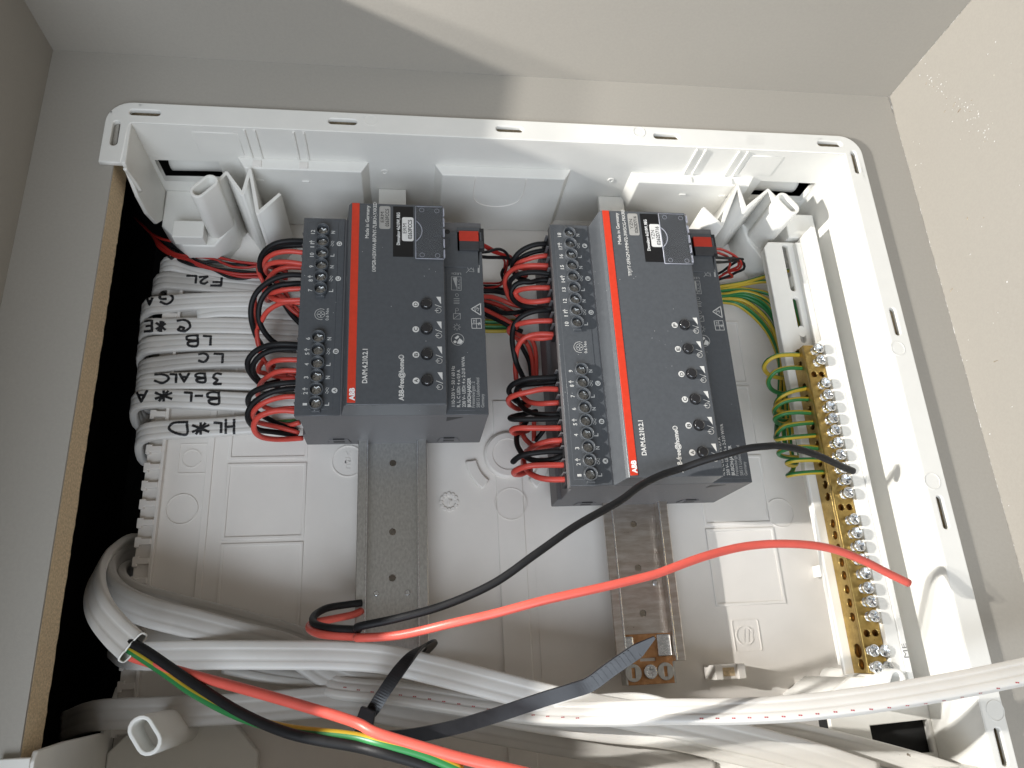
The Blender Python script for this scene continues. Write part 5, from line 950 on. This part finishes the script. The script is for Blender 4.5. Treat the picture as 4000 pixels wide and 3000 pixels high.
fc([(Z8, 300, 1230, 0), (Z8, 800, 1330, 2), (Z8, 1300, 1420, 6), (Z8, 1700, 1480, 14), (Z9, 0, 1530, 22), (Z9, 500, 1640, 30), (Z9, 800, 1720, 34)], 11.5, 'cabledirt', 'scuffed white cable in the middle of the bottom bundle')
fc([(Z8, 1500, 1290, 20), (Z8, 1900, 1270, 30), (Z9, 100, 1330, 34), (Z9, 500, 1405, 34), (Z9, 900, 1470, 34), (Z9, 1200, 1540, 36), (Z9, 1500, 1620, 40), (Z9, 1760, 1700, 44), (Z9, 2000, 1800, 48)], 10, 'cabledirt', 'scuffed white cable sloping down to the dark opening at the lower right')
fc([(Z8, 1000, 1400, 6), (Z8, 1600, 1490, 14), (Z8, 2000, 1560, 20), (Z9, 100, 1600, 24), (Z9, 600, 1700, 28)], 11.5, 'cable', 'white cable at the lower edge of the bundle')
fc([(Z8, 900, 1300, 10), (Z8, 1300, 1370, 18), (Z8, 1700, 1425, 25), (Z9, 0, 1460, 31), (Z9, 400, 1548, 35), (Z9, 800, 1640, 39), (Z9, 1100, 1720, 42)], 10.5, 'cable', 'narrow white cable second from the top at the lower right')
fc([(Z8, 900, 1420, 4), (Z8, 1300, 1490, 9), (Z8, 1800, 1580, 16), (Z9, 0, 1630, 22), (Z9, 300, 1700, 26)], 10, 'cable', 'narrow white cable lowest of those at the lower right')
# red length marks on the dotted cable
V = []; F = []
dc = [o for o in bpy.data.objects if o.get('label', '').startswith('white cable dotted')][0]
bm = bmesh.new(); bm.from_mesh(dc.data); tree = BVHTree.FromBMesh(bm); bm.free()
DOT = [(Z8, x, y) for x, y in ((75, 1166), (158, 1182), (243, 1194), (418, 1213), (505, 1223), (597, 1238), (685, 1253), (778, 1268), (868, 1283), (960, 1300), (1150, 1322), (1237, 1337), (1327, 1345), (1420, 1350), (1510, 1355))] + [(Z9, x, y) for x, y in ((222, 1358), (320, 1357), (420, 1356), (518, 1353), (622, 1350), (728, 1346), (832, 1338), (937, 1329), (1048, 1317), (1155, 1307), (1268, 1300), (1380, 1290), (1492, 1277), (1605, 1265), (1718, 1246), (1830, 1225), (1943, 1200), (2052, 1171), (2170, 1136))]
for fr, x, y in DOT:
    u, v_ = fr.px(x, y - 4); d = ray(u, v_).normalized(); h = tree.ray_cast(CAM * S, d)
    if h[0] is None: continue
    t = Vector((1, -.12, .1)).normalized(); nrm = h[1].normalized(); t = (t - nrm * t.dot(nrm)).normalized(); b = nrm.cross(t)
    for dx in (-.42, .38):
        c = h[0] / S + nrm * .1 + t * dx; k = len(V); V += [c + t * a + b * e for a, e in ((-.33, -.22), (.3, -.28), (.33, .22), (-.28, .27))]; F.append((k, k + 1, k + 2, k + 3))
o = mesh('printed_marks', V, F, M['dots'], dc); o['kind'] = 'stuff'
# open cores of the cut cable
GX = 'bare cores of the cut cable'
wire([Z7(740, 850, 38), Z7(820, 890, 46), Z7(900, 935, 49), Z7(1200, 1140, 56), Z7(1500, 1325, 64), Z7(1800, 1450, 71), Z7(2212, 1530, 76), Z8(300, 1565, 80), Z8(560, 1640, 82), Z8(800, 1740, 84)], 'wblk', 'thick black core running out of the cut cable', 1.95, GX)
wire([Z7(720, 870, 36), Z7(810, 930, 43), Z7(1000, 1055, 47), Z7(1200, 1195, 52), Z7(1500, 1345, 60), Z7(1750, 1415, 66), Z7(2200, 1470, 74), Z8(300, 1510, 79), Z8(550, 1575, 82), Z8(800, 1680, 84)], 'yg', 'thick green-yellow core running out of the cut cable', 1.9, GX, tw=-.004, tw0=1.75)
wire([Z7(720, 900, 34), Z7(800, 965, 40), Z7(900, 1000, 44), Z7(1150, 1075, 52), Z7(1500, 1170, 62), Z7(1850, 1270, 70), Z7(2212, 1385, 76), Z8(250, 1435, 79), Z8(500, 1515, 82), Z8(800, 1600, 85), Z8(1150, 1680, 88), Z8(1500, 1760, 90)], 'wpink', 'thick red core running out of the cut cable', 1.95, GX)
# black cable tie with long tail
T = empty('cable_tie'); setp(T, 'black cable tie round the bottom cables with a long upright tail', 'cable tie')
rs = [(-2.7, -.55), (2.7, -.55), (2.7, .55), (-2.7, .55)]
sweep('tie_band', [Z8(560, 960, 6), Z8(610, 905, 14), Z8(590, 890, 24), Z8(520, 930, 30), Z8(430, 1030, 33), Z8(330, 1170, 33), Z8(240, 1310, 31), Z8(195, 1370, 28), Z8(170, 1440, 18), Z8(180, 1460, 4)], rs, M['tie'], T, wd=Vector((.9, .42, .1)), step=1)
hp = Z8(195, 1350, 33)
o = prism('tie_head', [(-4.6, -3.8), (3.4, -5.0), (4.8, 2.6), (-1.2, 4.8)], 0, 6.5, M['tie'], T, bev=.5); o.location = (hp - Vector((0, 0, 2))) * S
sweep('tie_tail', [Z8(170, 1420, 30), Z8(260, 1465, 34), Z8(420, 1468, 42), Z8(700, 1420, 54), Z8(1000, 1335, 66), Z8(1300, 1235, 76), Z8(1480, 1180, 81), Z8(1580, 1145, 84), Z8(1720, 1045, 88), Z8(1880, 935, 92)], [(-2.7, -.6), (2.7, -.6), (2.7, .6), (-2.7, .6)], M['tie'], T, wd=(Vector((.3, .9, .3)), Vector((-.55, .8, .25))), step=1)
a, b = Z8(1880, 935, 92), Z8(1985, 853, 95); d = (b - a); dn = d.normalized(); wv = Vector((-.55, .8, .25)); wv = (wv - dn * wv.dot(dn)).normalized(); nv = dn.cross(wv)
V = [a + wv * s * 2.7 + nv * t for s in (-1, 1) for t in (-.6, .6)] + [b + wv * s * .5 + nv * t for s in (-1, 1) for t in (-.4, .4)]
o = mesh('tie_tip', V, [(0, 1, 3, 2), (4, 6, 7, 5), (0, 4, 5, 1), (2, 3, 7, 6), (0, 2, 6, 4), (1, 5, 7, 3)], M['tie'], T); fixn(o.data)
for o in T.children:
    for pg in o.data.polygons: pg.use_smooth = False
P = cr([Z8(1590, 1140, 84.4), Z8(1720, 1045, 88), Z8(1870, 942, 92)], 1.0)
for i in range(2, len(P) - 1, 2):
    t = (P[i] - P[i - 1]).normalized(); wv = Vector((-.55, .8, .25)); wv = (wv - t * wv.dot(t)).normalized(); n = t.cross(wv)
    if n.z < 0: n = -n
    c = P[i] + n * .72; V = [c + wv * s * 2.2 + t * q * .28 + n * u for u in (-.1, .05) for s in (-1, 1) for q in (-1, 1)]
    o = mesh('tie_ridge', V, [(0, 1, 3, 2), (4, 6, 7, 5), (0, 4, 5, 1), (2, 3, 7, 6), (0, 2, 6, 4), (1, 5, 7, 3)], M['tie'], T); fixn(o.data)
